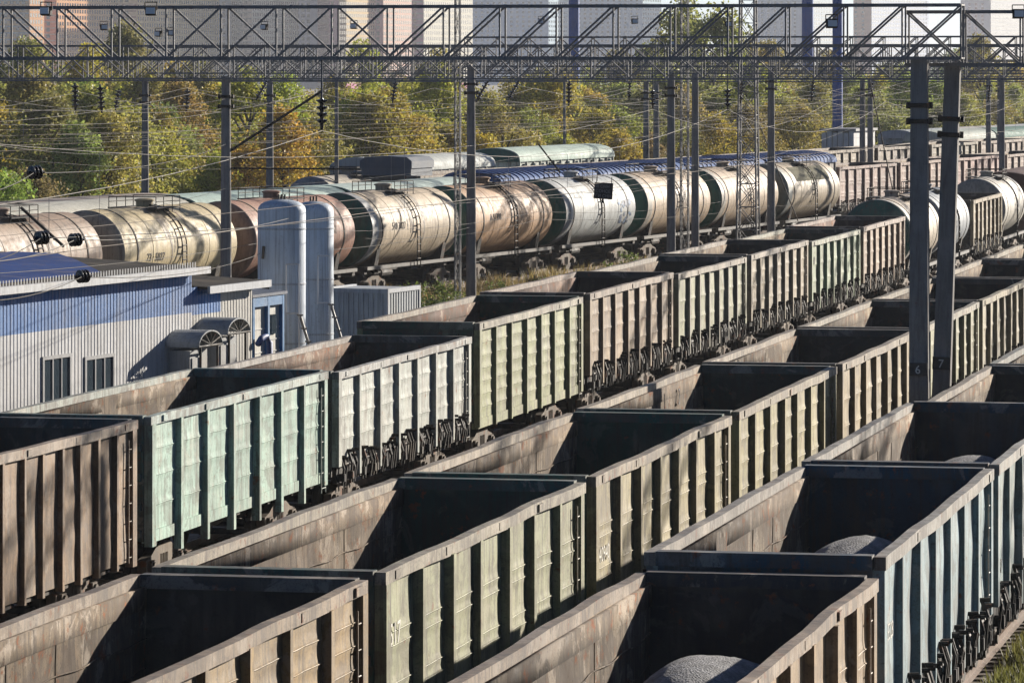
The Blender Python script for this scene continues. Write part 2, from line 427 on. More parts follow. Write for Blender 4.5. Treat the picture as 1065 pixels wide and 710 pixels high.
def gondola(kind, label, loc, rz, side, end, lining, rim=None, hs=1.0, group='open gondola wagons in the yard', full=True, cat='gondola wagon', ribcol=None):
    K=KINDS[kind]
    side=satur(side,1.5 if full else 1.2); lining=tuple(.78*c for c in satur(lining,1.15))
    t=thing('gondola_wagon',label,cat,loc,rz,group); t.scale=(1,1,hs)
    rim=rim or tuple(c*.9 for c in side); ribcol=ribcol or side
    obj('side_panel',K['side_r'],t,side); obj('side_panel',K['side_l'],t,side)
    obj('top_rail',K['rail_r'],t,rim); obj('top_rail',K['rail_l'],t,tuple(.6*a+.4*b for a,b in zip(rim,lining)))
    for y,s in ((HL,1),(-HL,-1)):
        e=obj('end_wall',K['end'],t,end,(0,y,0)); e2=obj('top_rail',K['erail'],t,end,(0,y-s*.02,0))
        if s<0: e.rotation_euler.z=math.pi; e2.rotation_euler.z=math.pi
    for y in K['rib_y']:
        rb_=obj('rib',K['rib'],t,ribcol,(1.46,y+rt0.uniform(-.03,.03),0)); rb_.rotation_euler.x=rt0.uniform(-.008,.008); rb_.scale=(rt0.uniform(.85,1.1),rt0.uniform(.85,1.2),1)
        if full: obj('rib',K['rib_l'],t,ribcol,(-1.46,y,0))
    for sx in (-1,1):
        for sy in (-1,1):
            if not full and sx<0: continue
            o=obj('corner_post',K['post'],t,side,(sx*1.46,sy*(HL-.02) if sx*sy<0 else sy*(HL-.02),0))
            o.scale=(sx,-sy,1)
    obj('inner_lining',K['lining'],t,lining); obj('inner_end_and_floor',K['endlining'],t,tuple(.018+.12*c+.5*e_ for c,e_ in zip(lining,satur(end,1.4))) if full else tuple(.4*c for c in lining))  # end paint hue darkened below the side walls: interior shade put into this colour
    if K['gear']: 
        obj('hatch_gear',K['gear_r'],t); 
        if full: obj('hatch_gear',K['gear_l'],t)
    if K['sillf']: obj('side_sill',K['sill'],t,side)
    obj('underframe',K['under'],t)
    if full:
        obj('ladder',K['ladder'],t,rim,(1.5,HL-.46,0)); o=obj('ladder',K['ladder'],t,rim,(-1.5,-HL+.46,0)); o.rotation_euler.z=math.pi
        for y in (-4.33,4.33): add_bogie(t,y)
        for s in (-1,1):
            o=obj('coupler',ME_COUP,t,None,(0,s*HL,0)); 
            if s<0: o.rotation_euler.z=math.pi
    return t

rt0=random.Random(5)
LIN=(.30,.235,.175)      # brown-grey inside
XB,XC,XD=-25.96,-15.46,-9.2
PITCH=14.28
def row(X, yfar_first, pitch, items):
    out=[]
    for i,it in enumerate(items):
        it=dict(it); out.append(gondola(loc=(X,yfar_first+i*pitch-HL,0),rz=0,**it))
    return out
def yfar(z, X): return (z+X*ST)/CT
# row B (beside the building)
B=[
 dict(kind='narrow',label='brown gondola with many close narrow ribs, leftmost beside the grey building',side=(.34,.245,.17),end=(.07,.1,.1),lining=(.17,.09,.075),rim=(.4,.3,.21)),
 dict(kind='sill',label='pale turquoise gondola with scuffed panels, just right of the brown close-ribbed one',side=(.53,.68,.6),end=(.06,.16,.16),lining=(.33,.26,.19),rim=(.55,.68,.62)),
 dict(kind='hatch',label='off-white bluish gondola below the two white silos',side=(.66,.69,.64),end=(.1,.13,.12),lining=(.26,.17,.13),rim=(.55,.56,.52),hs=.975),
 dict(kind='ribbed',label='yellow-green gondola with closely ridged panels and a dark green near end',side=(.42,.44,.29),end=(.035,.1,.07),lining=(.25,.16,.13),rim=(.45,.42,.31),hs=1.06),
 dict(kind='hatch',label='pinkish brown gondola behind the yellow-green ridged one',side=(.44,.35,.26),end=(.1,.08,.07),lining=(.3,.2,.17),rim=(.42,.33,.25),hs=1.075),
 dict(kind='hatch2',label='patchy green and buff gondola next beyond the pinkish brown one',side=(.44,.45,.33),end=(.05,.07,.07),lining=(.28,.23,.18),rim=(.42,.37,.28),hs=1.05,ribcol=(.42,.4,.3)),
 dict(kind='hatch',label='cream grey gondola between the patchy green and the mint green ones',side=(.5,.44,.34),end=(.07,.07,.07),lining=(.33,.27,.2),rim=(.5,.44,.36),hs=1.06),
 dict(kind='hatch2',label='mint green gondola second from the end of its row',side=(.5,.58,.43),end=(.05,.07,.06),lining=(.34,.28,.2),rim=(.52,.56,.42),hs=1.035),
 dict(kind='hatch',label='pinkish beige gondola in front of the green-ended tank wagon',side=(.5,.39,.3),end=(.07,.06,.06),lining=(.4,.25,.22),rim=(.48,.37,.3),hs=1.055),
]
Bw=row(XB,yfar(85.3,-24.4),PITCH*1.0,B)
# row C (middle)
C=[
 dict(kind='ribbed',label='tan gondola with plain sunlit panels, lowest left corner of the yard',side=(.43,.33,.21),end=(.06,.06,.055),lining=(.31,.245,.18),rim=(.4,.3,.2)),
 dict(kind='broad',label='sage green gondola with green upper end and faded white letters, second in the middle row',side=(.45,.46,.33),end=(.045,.12,.1),lining=LIN,rim=(.45,.4,.29)),
 dict(kind='broad',label='straw-coloured gondola with white number on its first panel, third in the middle row',side=(.48,.43,.29),end=(.03,.13,.1),lining=(.33,.26,.19),rim=(.46,.38,.26)),
 dict(kind='hatch',label='yellowish gondola with chalked figures inside, fourth in the middle row',side=(.5,.46,.3),end=(.08,.12,.1),lining=(.37,.29,.21),rim=(.47,.4,.28)),
 dict(kind='hatch2',label='buff gondola passing behind the two concrete posts',side=(.47,.4,.28),end=(.07,.08,.075),lining=(.34,.27,.2),rim=(.46,.38,.27)),
 dict(kind='hatch',label='pale lime gondola just right of the two concrete posts',side=(.48,.48,.34),end=(.07,.08,.07),lining=(.36,.29,.21),rim=(.46,.42,.31)),
 dict(kind='hatch2',label='cream gondola in the middle row beyond the pale lime one',side=(.46,.42,.31),end=(.06,.06,.06),lining=(.36,.29,.21)),
 dict(kind='hatch',label='grey-buff gondola in the middle row near the right edge',side=(.42,.38,.29),end=(.06,.06,.06),lining=(.37,.3,.22)),
 dict(kind='broad',label='farthest gondola in the middle row at the right edge',side=(.43,.4,.3),end=(.06,.06,.06),lining=(.37,.3,.22)),
 dict(kind='hatch',label='dim brown gondola closing the middle row',side=(.38,.32,.25),end=(.06,.06,.06),lining=(.35,.28,.2)),
]
Cw=row(XC,yfar(58.6,-13.9),PITCH,C)
D=[
 dict(kind='broad',label='tan gondola holding a grey gravel heap, nearest in the right-hand row',side=(.42,.32,.22),end=(.05,.05,.055),lining=(.29,.235,.18),rim=(.43,.32,.22)),
 dict(kind='smooth',label='dented pale blue gondola with smooth buckled panels and gravel inside',side=(.38,.48,.5),end=(.03,.085,.13),lining=(.30,.24,.185),rim=(.42,.4,.35),hs=1.055),
 dict(kind='smooth',label='grey-teal gondola third from the front in the right-hand row',side=(.38,.46,.45),end=(.03,.075,.11),lining=(.33,.27,.21),rim=(.42,.42,.38),hs=1.06),
 dict(kind='hatch',label='gondola with dark empty inside in front of the concrete posts',side=(.38,.36,.3),end=(.04,.06,.065),lining=(.36,.29,.21),rim=(.42,.36,.27)),
 dict(kind='hatch2',label='teal-ended gondola at the right edge beyond the concrete posts',side=(.35,.4,.38),end=(.025,.09,.12),lining=(.37,.3,.22)),
 dict(kind='hatch',label='gondola farthest along the right-hand row, only partly in view',side=(.4,.38,.3),end=(.06,.06,.06),lining=(.36,.29,.21)),
]
Dw=row(XD,yfar(58.9,-7.64),14.05,D)
# lettering on wagons
side_text(Cw[1],'517',.42,1.50,-HL+.42,2.42,M_WHITE); side_text(Cw[1],'4021',.40,1.50,-HL+.36,1.95-.42,M_WHITE)
side_text(Cw[2],'640940',.36,1.502,-HL+.36,2.0,M_WHITE)
side_text(Dw[1],'5328',.3,1.53,-HL+.5,2.35,M_WHITE)
side_text(Dw[2],'37',.3,1.53,-HL+.5,1.75,M_BLACK)
side_text(Bw[7],'640',.4,1.505,-HL+.5,2.6,M_BLACK); side_text(Bw[0],'6',.5,1.6,-2.9,2.5,M_WHITE)
for ch,y in (('1',1.2),('2',3.0)):
    o=side_text(Cw[3],ch,.5,-1.29,y,2.84,M_BLACK); 
# gravel heaps
def heap(label, loc, L, W, H):
    b=MB()
    def fn(u,v):
        x=(u*2-1); y=(v*2-1); r=min(1,math.sqrt(x*x*.8+y*y))
        z=H*(1-r**2.3)*(.97+.05*nz(x*2,y*2,loc[1])) + .012*nz(x*9,y*14,loc[0]) + .012*nz(x*25,y*36,loc[0])
        return (x*W/2,y*L/2,max(0,z) if r<1 else 0)
    b.grid(fn,44,60)
    o=obj('gravel_heap',b.mesh('gravel_heap',M_CARGO,True),None,None,loc)
    return tag(o,label,'gravel heap','gravel heaps in the wagons')
for w,lab,dy,H in ((Dw[0],'heap of grey crushed stone in the nearest tan wagon',2.7,1.50),(Dw[1],'heap of grey crushed stone in the dented pale blue wagon',2.4,1.56),(Dw[2],'heap of grey crushed stone in the grey-teal wagon',3.0,1.58)):
    l=w.location; heap(lab,(l.x,l.y+dy,1.40),8.6,2.6,H)

# ------------------------------------------------------------------ T frame (rows behind, turned a little)
TA=-R(7.56)
TD=Vector((math.sin(-TA),math.cos(-TA),0)); TN=Vector((TD.y,-TD.x,0))
TO=Vector((-41.0,194.2,.55))-TN*4.1+TD*1.6
def TF(s,off,z=0): return TO+TD*s+TN*off+Vector((0,0,z))

# ------------------------------------------------------------------ tank wagons
TR,TZ,TL=1.54,2.72,11.15
def tank_meshes():
    d={}
    hl=TL/2; hd=.42
    s=MB(); s.lathe([(-hl+hd,TR),(hl-hd,TR)],48); s.shift(0,(0,0,TZ))
    for y in (-2.6,2.6,0): 
        b=len(s.v); s.lathe([(y-.05,TR),(y-.04,TR+.008),(y+.04,TR+.008),(y+.05,TR)],48); s.shift(b,(0,0,TZ))
    d['shell']=s.mesh('tank_shell',M_TANK,R(50))
    h=MB(); h.lathe([(0,TR)]+[(hd*math.sin(a),TR*math.cos(a)**.8) for a in [R(x) for x in (12,25,38,50,62,74,84)]]+[(hd,.01)],48)
    d['head']=h.mesh('tank_head',M_TANK,True)
    b=MB(); b.lathe([(0,TR),(0,TR+.012),(.7,TR+.012),(.7,TR)],48); d['band']=b.mesh('end_band',M_TANK,R(40))
    b=MB()
    for y in (0,): b.lathe([(y-.045,TR),(y-.045,TR+.02),(y+.045,TR+.02),(y+.045,TR)],40,'y',False,R(-60),R(240))
    d['strap']=b.mesh('strap',M_DARK)
    b=MB(); b.lathe([(TR-.1,.32),(TR+.18,.32),(TR+.2,.38),(TR+.25,.38),(TR+.3,.2),(TR+.3,.01)],20,'z'); d['dome']=b.mesh('filler_dome',M_TANK,R(40))
    w=MB()
    for sx in (-1,1):
        w.box(sx*.75-.25,sx*.75+.25,-1.1,1.1,TR-.05,TR-.01)
        for y in (-1.1,-.4,.4,1.1): w.tube([(sx*.95,y,TR-.2),(sx*.95,y,TR+.38)],.017,5)
        w.tube([(sx*.95,-1.1,TR+.38),(sx*.95,1.1,TR+.38)],.02,5); w.tube([(sx*.95,-1.1,TR+.2),(sx*.95,1.1,TR+.2)],.016,5)
    w.tube([(-.95,-1.1,TR+.38),(.95,-1.1,TR+.38)],.02,5); w.tube([(-.95,1.1,TR+.38),(.95,1.1,TR+.38)],.02,5)
    d['walk']=w.mesh('walkway',M_DARK)
    l=MB()
    for y in (-.2,.2):
        pts=[(math.cos(R(a))*(TR+.09),y,math.sin(R(a))*(TR+.09)+TZ) for a in range(80,-1,-10)]+[(TR+.09,y,1.1)]
        l.tube(pts,.025,5)
    for a in range(76,0,-12):
        l.tube([(math.cos(R(a))*(TR+.09),-.2,math.sin(R(a))*(TR+.09)+TZ),(math.cos(R(a))*(TR+.09),.2,math.sin(R(a))*(TR+.09)+TZ)],.028,5)
    for z in (2.6,2.3,2.0,1.7,1.4): l.tube([(TR+.09,-.2,z),(TR+.09,.2,z)],.025,5)
    d['ladder']=l.mesh('ladder',M_DARK)
    u=MB(); u.box(-.25,.25,-hl-.15,hl+.15,.9,1.2)
    for y in (-hl+.1,-3.9,3.9,hl-.1): u.box(-1.35,1.35,y-.15,y+.15,.95,1.25)
    for y in (-3.9,3.9): u.prism([(-1.2,1.25),(1.2,1.25),(1.35,2.0),(1.1,1.8),(.6,1.45),(0,1.34),(-.6,1.45),(-1.1,1.8),(-1.35,2.0)],y-.2,y+.2)
    u.tube([(.5,-1.8,.85),(.5,-.6,.85)],.18,10); u.tube([(0,0,1.3),(0,0,.7)],.15,8)
    d['under']=u.mesh('underframe',M_DARK)
    u=MB()
    for sx in (-1,1): u.box(sx*1.42-.06,sx*1.42+.06,-hl,hl,1.12,1.26)
    d['step']=u.mesh('side_beam',M_PLAIN)
    return d
TM=tank_meshes()
def tank(label, loc, rz, col, head, band=None, text=None, group='railway tank wagons', full=True):
    t=thing('tank_wagon',label,'tank wagon',loc,rz,group)
    obj('tank_shell',TM['shell'],t,col)
    hl=TL/2
    o=obj('tank_head',TM['head'],t,col,(0,hl-.42,TZ))
    o=obj('tank_head',TM['head'],t,head,(0,-hl+.42,TZ)); o.rotation_euler.z=math.pi
    if band: 
        obj('end_band',TM['band'],t,band,(0,-hl+.42,TZ))
    obj('strap',TM['strap'],t,None,(0,-4,TZ)); obj('strap',TM['strap'],t,None,(0,4,TZ)); obj('filler_dome',TM['dome'],t,tuple(c*.8 for c in col),(0,0,TZ))
    obj('walkway',TM['walk'],t,None,(0,0,TZ)); obj('ladder',TM['ladder'],t); obj('underframe',TM['under'],t); obj('side_beam',TM['step'],t,(.16,.15,.135))
    if full:
        for y in (-3.9,3.9): add_bogie(t,y)
        for s in (-1,1):
            o=obj('coupler',ME_COUP,t,None,(0,s*(TL/2+.12),0)); 
            if s<0: o.rotation_euler.z=math.pi
    if text:
        for (s_,y,z,sz) in text:
            me=text_mesh(s_,sz,M_BLACK); 
            # wrap round the shell
            for vv in me.vertices:
                yy=vv.co.x+y; hz=z+vv.co.y; a=math.asin(max(-.99,min(.99,(hz-TZ)/TR))); rr=TR+.012+vv.co.z
                vv.co=(math.cos(a)*rr,yy,math.sin(a)*rr+TZ)
            obj('lettering',me,t)
    return t
GREEN=(.025,.16,.12); CREAM=(.62,.5,.37); BANDG=(.5,.52,.53)
tk=[(-2,'pink tank wagon at the left edge behind the grey building',(.5,.33,.27),(.3,.2,.17),None,None),
 (-1,'rust-streaked tank wagon with a green near end behind the building roof',(.5,.36,.26),GREEN,None,None),
 (0,'cream tank wagon with cream near end, left of the white silos',(.8,.65,.37),(.5,.45,.35),None,[('73 · 5027',-3.2,2.35,.42)]),
 (1,'pinkish brown tank wagon just right of the white silos',(.56,.29,.2),(.42,.28,.22),None,[('5181',2.2,2.75,.5)]),
 (2,'cream tank wagon with green end and wide grey band, left of the tall pole',(.8,.65,.46),GREEN,BANDG,[('540 3027',-2.9,2.7,.42)]),
 (3,'orange-stained cream tank wagon with green end, right of the tall pole',(.72,.44,.24),GREEN,None,[('A 57398',-3.2,2.7,.42)]),
 (4,'off-white tank wagon with blue graffiti and a green end',(.74,.78,.77),GREEN,BANDG,None),
 (5,'cream tank wagon with green end behind the pair of slim poles',(.74,.56,.38),GREEN,(.58,.54,.46),None),
 (6,'peach cream tank wagon with green end behind the lattice mast',(.76,.58,.4),GREEN,(.6,.55,.46),None),
 (7,'yellowish cream tank wagon with a khaki painted patch, last of its line',(.64,.52,.36),(.2,.25,.22),(.4,.42,.38),None)]
Tk={}
for k,lab,col,hd,bd,tx in tk:
    Tk[k]=tank(lab,TF(-36.9+12.3*k+TL/2+.2,0),TA,col,hd,bd,tx)
# painted blue graffiti on the off-white tank
def graffiti(parent):
    b=MB(); rr=random.Random(3)
    for i in range(22):
        yc=rr.uniform(2.5,4.5); ac=rr.uniform(-26,14)-(yc-3.5)*4; ry=rr.uniform(.08,.4); ra=rr.uniform(2.5,9); st=len(b.v); n=14
        for k in range(n):
            t=2*math.pi*k/n; q=.7+.6*nz(math.cos(t)*1.5,math.sin(t)*1.5,i*3.1); y=yc+ry*q*math.cos(t); aa=R(ac+ra*q*math.sin(t)); rad=TR+.006+.0006*i
            b.v.append((math.cos(aa)*rad,y,math.sin(aa)*rad+TZ))
        b.v.append((math.cos(R(ac))*(TR+.008+.0006*i),yc,math.sin(R(ac))*(TR+.008+.0006*i)+TZ))
        for k in range(n): b.face([st+k,st+(k+1)%n,st+n])
    obj('graffiti',b.mesh('graffiti',M_SIDE2,True),parent,(.1,.3,.62))
graffiti(Tk[4])
def spill(parent, seed, col):
    rr=random.Random(seed); b=MB()
    for i in range(rr.randint(5,8)):
        y0=rr.gauss(rr.choice((0,0,.6,-.7)),.55); w=rr.uniform(.06,.34); a1=R(rr.uniform(-35,30)); n=12; st=len(b.v)
        for k in range(n+1):
            f=k/n; a=R(82)*(1-f)+a1*f; ww=w*(1-.75*f**1.5)*(.8+.4*nz(f*5,seed,i)); yc=y0+.1*nz(f*3,i,seed)
            for q in (-1,1): b.v.append((math.cos(a)*(TR+.006+.001*i),yc+q*ww,math.sin(a)*(TR+.006+.001*i)+TZ))
        for k in range(n): b.face([st+2*k,st+2*k+1,st+2*k+3,st+2*k+2])
    obj('spill_stain',b.mesh('spill_stain',M_SIDE2,True),parent,col)
for k_,sd_,cl_ in ((-1,2,(.3,.17,.1)),(0,5,(.42,.33,.2)),(1,3,(.3,.15,.1)),(2,8,(.42,.36,.27)),(3,4,(.45,.23,.1)),(4,6,(.36,.34,.3)),(5,9,(.5,.37,.24)),(6,12,(.5,.38,.27)),(7,13,(.3,.25,.18))): spill(Tk[k_],sd_,cl_)
# row B continues with tanks
def zpos(z,X): return (z+X*ST)/CT
yb=zpos(199.6,XB)
tank('green-ended tank wagon directly behind the two concrete posts',(XB,yb+TL/2,0),0,(.66,.55,.42),GREEN,(.62,.6,.54))
tank('silver-grey tank wagon right of the two concrete posts',(XB,yb+12.1+TL/2,0),0,(.42,.46,.5),(.3,.33,.36),None)
gondola('hatch','dark-ended buff gondola between the silver and the white tank wagons',(XB,yb+24.4+HL,0),0,(.5,.43,.31),(.04,.04,.04),(.2,.18,.15),hs=1.04)
tank('white cream tank wagon at the right edge behind the dark-ended gondola',(XB,yb+39.3+TL/2,0),0,(.66,.62,.53),(.4,.38,.33))

# ------------------------------------------------------------------ covered wagons
def covered_meshes(L, ribs, slits=0, arch=.55, eave=4.0):
    d={}; hl=L/2
    b=MB(); b.box(-1.5,1.5,-hl,hl,1.2,eave)
    for i in range(int(L/1.2)+1):
        y=-hl+.08+i*(L-.16)/int(L/1.2)
        for s in (-1,1): b.box(min(s*1.5,s*1.57),max(s*1.5,s*1.57),y-.05,y+.05,1.2,eave)
    d['body']=b.mesh('body',M_SIDE)
    n=14; prof=[(1.6*math.cos(math.pi*k/n),eave-.02+arch*math.sin(math.pi*k/n)**.8+.1) for k in range(n+1)]
    prof=[(1.6,eave-.02)]+prof+[(-1.6,eave-.02)]
    r=MB(); r.prism(prof,-hl-.08,hl+.08)
    if ribs:
        for i in range(int(L/.75)):
            y=-hl+.3+i*.75
            pr=[(a*1.012,eave+(c-eave)*1.05+.03) for a,c in prof]; r.prism(pr,y-.06,y+.06)
    d['roof']=r.mesh('roof',M_ROOF,R(30))
    e=MB(); e.prism([(a*.97,eave+(c-eave)*.95) for a,c in prof],-.03,.03); d['end']=e.mesh('end_cap',M_ROOF)
    u=MB(); u.box(-.3,.3,-hl-.1,hl+.1,.85,1.18)
    for y in (-hl+.3,-hl*.6,0,hl*.6,hl-.3): u.box(-1.4,1.4,y-.12,y+.12,.95,1.19)
    d['under']=u.mesh('underframe',M_DARK)
    if slits:
        w=MB(); w.box(1.5,1.585,-.22,.22,eave-.5,eave-.14); d['vent']=w.mesh('vent',M_GLASS)
        d['vy']=[-hl+.9+i*(L-1.8)/(slits-1) for i in range(slits)]
    d['hl']=hl
    return d
def covered(K,name,label,cat,loc,body,roof,end,group,rz=TA):
    t=thing(name,label,cat,loc,rz,group)
    obj('body',K['body'],t,body); obj('roof',K['roof'],t,roof)
    obj('end_cap',K['end'],t,end,(0,-K['hl']-.12,0)); obj('end_cap',K['end'],t,end,(0,K['hl']+.12,0))
    obj('underframe',K['under'],t)
    for y in (-K['hl']*.66,K['hl']*.66): add_bogie(t,y)
    for y in K.get('vy',[]): obj('vent',K['vent'],t,None,(0,y,0))
    return t
HOP=covered_meshes(16.2,False,0,.6,3.62); BLU=covered_meshes(14.2,True,0,.55,3.85); REF=covered_meshes(17.2,False,11,.7,3.7); FLT=covered_meshes(14.0,False,0,.22,3.65)
MINT=(.62,.8,.72)
for s,lab,rf,en in ((-69,'cream-roofed hopper wagon at the left edge behind the rusty tank wagon',(.78,.72,.6),(.12,.17,.2)),
   (-52,'cream-roofed hopper wagon with dark blue end behind the left tank wagons',(.78,.72,.6),(.1,.15,.2)),
   (-35,'cream and mint roofed hopper wagon behind the cream tank wagon',(.76,.75,.65),(.12,.17,.2)),
   (-18,'mint-roofed hopper wagon with green end above the white silos',MINT,GREEN),
   (-1,'mint-roofed hopper wagon with green end left of the blue roofs',(.66,.8,.74),GREEN)):
    covered(HOP,'hopper_wagon',lab,'hopper wagon',TF(s+8.1,-5.0),(.5,.55,.48),rf,en,'covered hopper wagons behind the tanks')
for i in range(4):
    covered(BLU,'covered_wagon','blue ribbed-roof covered wagon, '+('leftmost','second','third','rightmost')[i]+' of the four blue roofs','covered wagon',TF(18+15*i+7.1,-5.0),(.45,.42,.38),(.07,.19,.5),(.05,.14,.36),'blue-roofed covered wagons')
PINK=(.5,.35,.3)
pl=('first','second','third','fourth','fifth','sixth','seventh','eighth','ninth','tenth')
for i in range(8):
    gondola('hatch' if i%2 else 'broad','dusty pink gondola behind the concrete posts, '+pl[i]+' of the pink row from the left',TF(78+14.3*i+HL,-5.0),TA,(PINK[0]+.03*(i%3),PINK[1]+.02*(i%2),PINK[2]),(.1,.08,.08),LIN,hs=1.02,full=False,group='pink gondolas in the back row')
for i in range(4):
    covered(FLT,'covered_wagon','low beige-roofed wagon in the back row, '+pl[i]+' of four from the left','covered wagon',TF(-66+15*i+7,-10.6,.1),(.4,.3,.25),(.5,.42,.36),(.2,.17,.15),'beige-roofed wagons behind the hoppers')
for i in range(10):
    gondola('hatch' if i%2 else 'hatch2','far beige gondola behind the blue roofs and pink row, '+pl[i]+' of ten from the left',TF(22+14.3*i+HL,-10.6,.3),TA,(.5+.02*(i%3),.42+.03*(i%2),.33),(.1,.09,.08),LIN,hs=1.12,full=False,group='beige gondolas in the far row')
# refrigerator cars and the far tank
tank('cream tank wagon with grey end under the trees, left of the white wagons',TF(33+TL/2,-19.4,-.45),TA,(.62,.56,.45),(.32,.36,.4))
covered(REF,'refrigerator_wagon','white wagon with row of dark vents left of the green-ended one','wagon',TF(40.0+8.6,-19.4,.2),(.8,.8,.77),(.78,.82,.77),(.6,.6,.58),'white refrigerator wagons')
covered(REF,'refrigerator_wagon','mint white wagon with dark green near end and dark vents','wagon',TF(61.5+8.6,-19.4,.35),(.7,.8,.7),(.66,.82,.72),(.02,.15,.13),'white refrigerator wagons')
for i in range(5):
    covered(REF,'refrigerator_wagon','pale mint vented wagon at the far right, '+pl[i]+' from the left','wagon',TF(160+18*i+8.6,-19.4,.1),(.5,.6,.5),((.55,.62,.55),(.04,.2,.16),(.6,.62,.58),(.55,.6,.56),(.5,.6,.52))[i],(.5,.55,.52),'mint wagons at the far right')
for i in range(4):
    covered(HOP,'hopper_wagon','light grey roofed hopper at the far right, '+pl[i]+' of four from the left','hopper wagon',TF(184+17*i+8.6,-28),(.45,.5,.5),((.5,.55,.56),(.62,.6,.55),(.5,.54,.55),(.6,.6,.58))[i],(.55,.58,.6),'grey hoppers at the far right')
covered(HOP,'hopper_wagon','maroon arched-roof wagon at the right edge behind the white tank wagon','hopper wagon',(XB,yb+53.5+8.1,0),(.1,.04,.035),(.13,.045,.035),(.09,.035,.03),None,0)
# dark tarpaulin-covered box between the rows
t=thing('covered_container','dark blue-grey box with drawn tarpaulin in front of the white wagons','container',P(413,228,.55),TA)
b=MB(); b.box(-1.3,1.3,-1.5,1.5,1.2,4.75); obj('box_body',b.mesh('box_body',M_PLAIN),t,(.12,.15,.19))
b=MB(); b.prism([(-1.36,4.5),(-1.36,4.85),(-1.1,5.05),(0,5.1),(1.1,5.05),(1.36,4.85),(1.36,4.5)],-1.56,1.56); obj('tarpaulin',b.mesh('tarpaulin',M_PLAIN),t,(.1,.13,.17))
b=MB(); b.box(-1.2,1.2,-1.7,1.7,.85,1.19); b.box(-1.25,-1.0,-1.6,1.6,-.5,.85); b.box(1.0,1.25,-1.6,1.6,-.5,.85); obj('trestle',b.mesh('trestle',M_DARK),t)
# white shed far right
t=thing('white_shed','small white panelled shed beyond the beige gondolas, left of the concrete posts','shed',P(882,345,-.3),TA)
b=MB()
for i in range(6): b.box(-1.2+i*.42,-.84+i*.42,-3,3,0,5.5+.1*(i%2))
obj('wall',b.mesh('wall',M_WALLG),t,(.85,.85,.83)); b=MB(); b.box(-1.35,1.45,-3.1,3.1,5.62,5.8); obj('roof',b.mesh('roof',M_WALLG),t,(.4,.4,.4))

# ------------------------------------------------------------------ building beside row B
FZ=256440.0
def fz(px): return FZ/(2237-px)
BO=P(190,fz(190),0); BD=TD.copy(); BN=TN.copy()     # facade line: runs along BD, faces +BN
ME_bz=-.25
def BL(s,off,z): return BO+BD*s+BN*off+Vector((0,0,z))
def s_at(px): return (fz(px)-fz(190))/math.cos(R(19.5))
bt=thing('depot_building','long grey corrugated building with a blue band and low dark roof','building',(BO.x,BO.y,ME_bz),TA)
# local frame: x = outwards (towards tracks), y = along facade (far +), z up from ground
sL=-24.0; sM=0.6; sR=s_at(262)
def corr(y0,y1,z0,z1,x,amp=.012,pitch=.2,holes=()):
    b=MB(); n=int((y1-y0)/pitch)
    ys=[]
    for i in range(n):
        y=y0+i*(y1-y0)/n; p=(y1-y0)/n
        ys+=[(y,0),(y+p*.38,0),(y+p*.5,amp),(y+p*.88,amp)]
    ys.append((y1,0))
    for (a,xa),(c,xc) in zip(ys,ys[1:]):
        zz=[(z0,z1)]
        for (h0,h1,hz0,hz1) in holes:
            m=(a+c)/2
            if h0<m<h1:
                zz=[(z0,hz0),(hz1,z1)]
        for (q0,q1) in zz:
            if q1-q0<.01: continue
            k=len(b.v); b.v+=[(x+xa,a,q0),(x+xc,c,q0),(x+xc,c,q1),(x+xa,a,q1)]; b.face([k,k+1,k+2,k+3])
    return b
GREYW=(.74,.75,.76); BLUEW=(.02,.19,.56)
def wz(py,px): return HY(py,fz(px))-ME_bz
E1=wz(283,150); S1=wz(331,150)     # eave height and lower edge of the blue band
win=[]
for a,c in ((44,72),(88,117)):
    win.append((s_at(a),s_at(c),wz(418,a+10)-.1,wz(371,(a+c)/2)))
b=corr(sL,sM,0,S1,0,holes=win); obj('lower_wall',b.mesh('lower_wall',M_WALLG),bt,GREYW)
b=corr(sL,sM,S1,E1,.0); obj('upper_wall_band',b.mesh('upper_wall_band',M_WALLG),bt,BLUEW)
E2=E1-.55
b=corr(sM,sR,0,E2-.75,0); obj('lower_wall',b.mesh('lower_wall',M_WALLG),bt,(.68,.66,.6))
b=corr(sM,sM+2.0,E2-.75,E2,0); obj('upper_wall_band',b.mesh('upper_wall_band',M_WALLG),bt,BLUEW)
b=corr(sM+2.0,sR,E2-.75,E2,0); obj('upper_wall_end',b.mesh('upper_wall_end',M_WALLG),bt,(.68,.66,.6))
b=MB(); b.box(-9,-.03,sL,sM-.02,0,E1-.02); b.box(-7,-.03,sM,sR-.02,0,E2-.02); obj('inner_walls',b.mesh('inner_walls',M_WALLG),bt,GREYW)
# windows: frame and panes
for (a,c,z0,z1) in win:
    f=MB(); 
    f.box(-.025,.05,a-.06,a+.04,z0-.05,z1+.05); f.box(-.025,.05,c-.04,c+.06,z0-.05,z1+.05)
    f.box(-.025,.05,a+.04,c-.04,z1-.04,z1+.05); f.box(-.025,.07,a+.04,c-.04,z0-.05,z0+.05); f.box(-.022,.04,a+(c-a)*.33,a+(c-a)*.33+.06,z0+.05,z1-.04); f.box(-.022,.04,a+(c-a)*.66,a+(c-a)*.66+.05,z0+.05,z1-.04)
    w=obj('window',f.mesh('window',M_PLAIN),bt,(.4,.41,.42))
    g=MB(); g.box(-.02,.01,a+.04,c-.04,z0+.05,z1-.04); obj('pane',g.mesh('pane',M_GLASS),w)
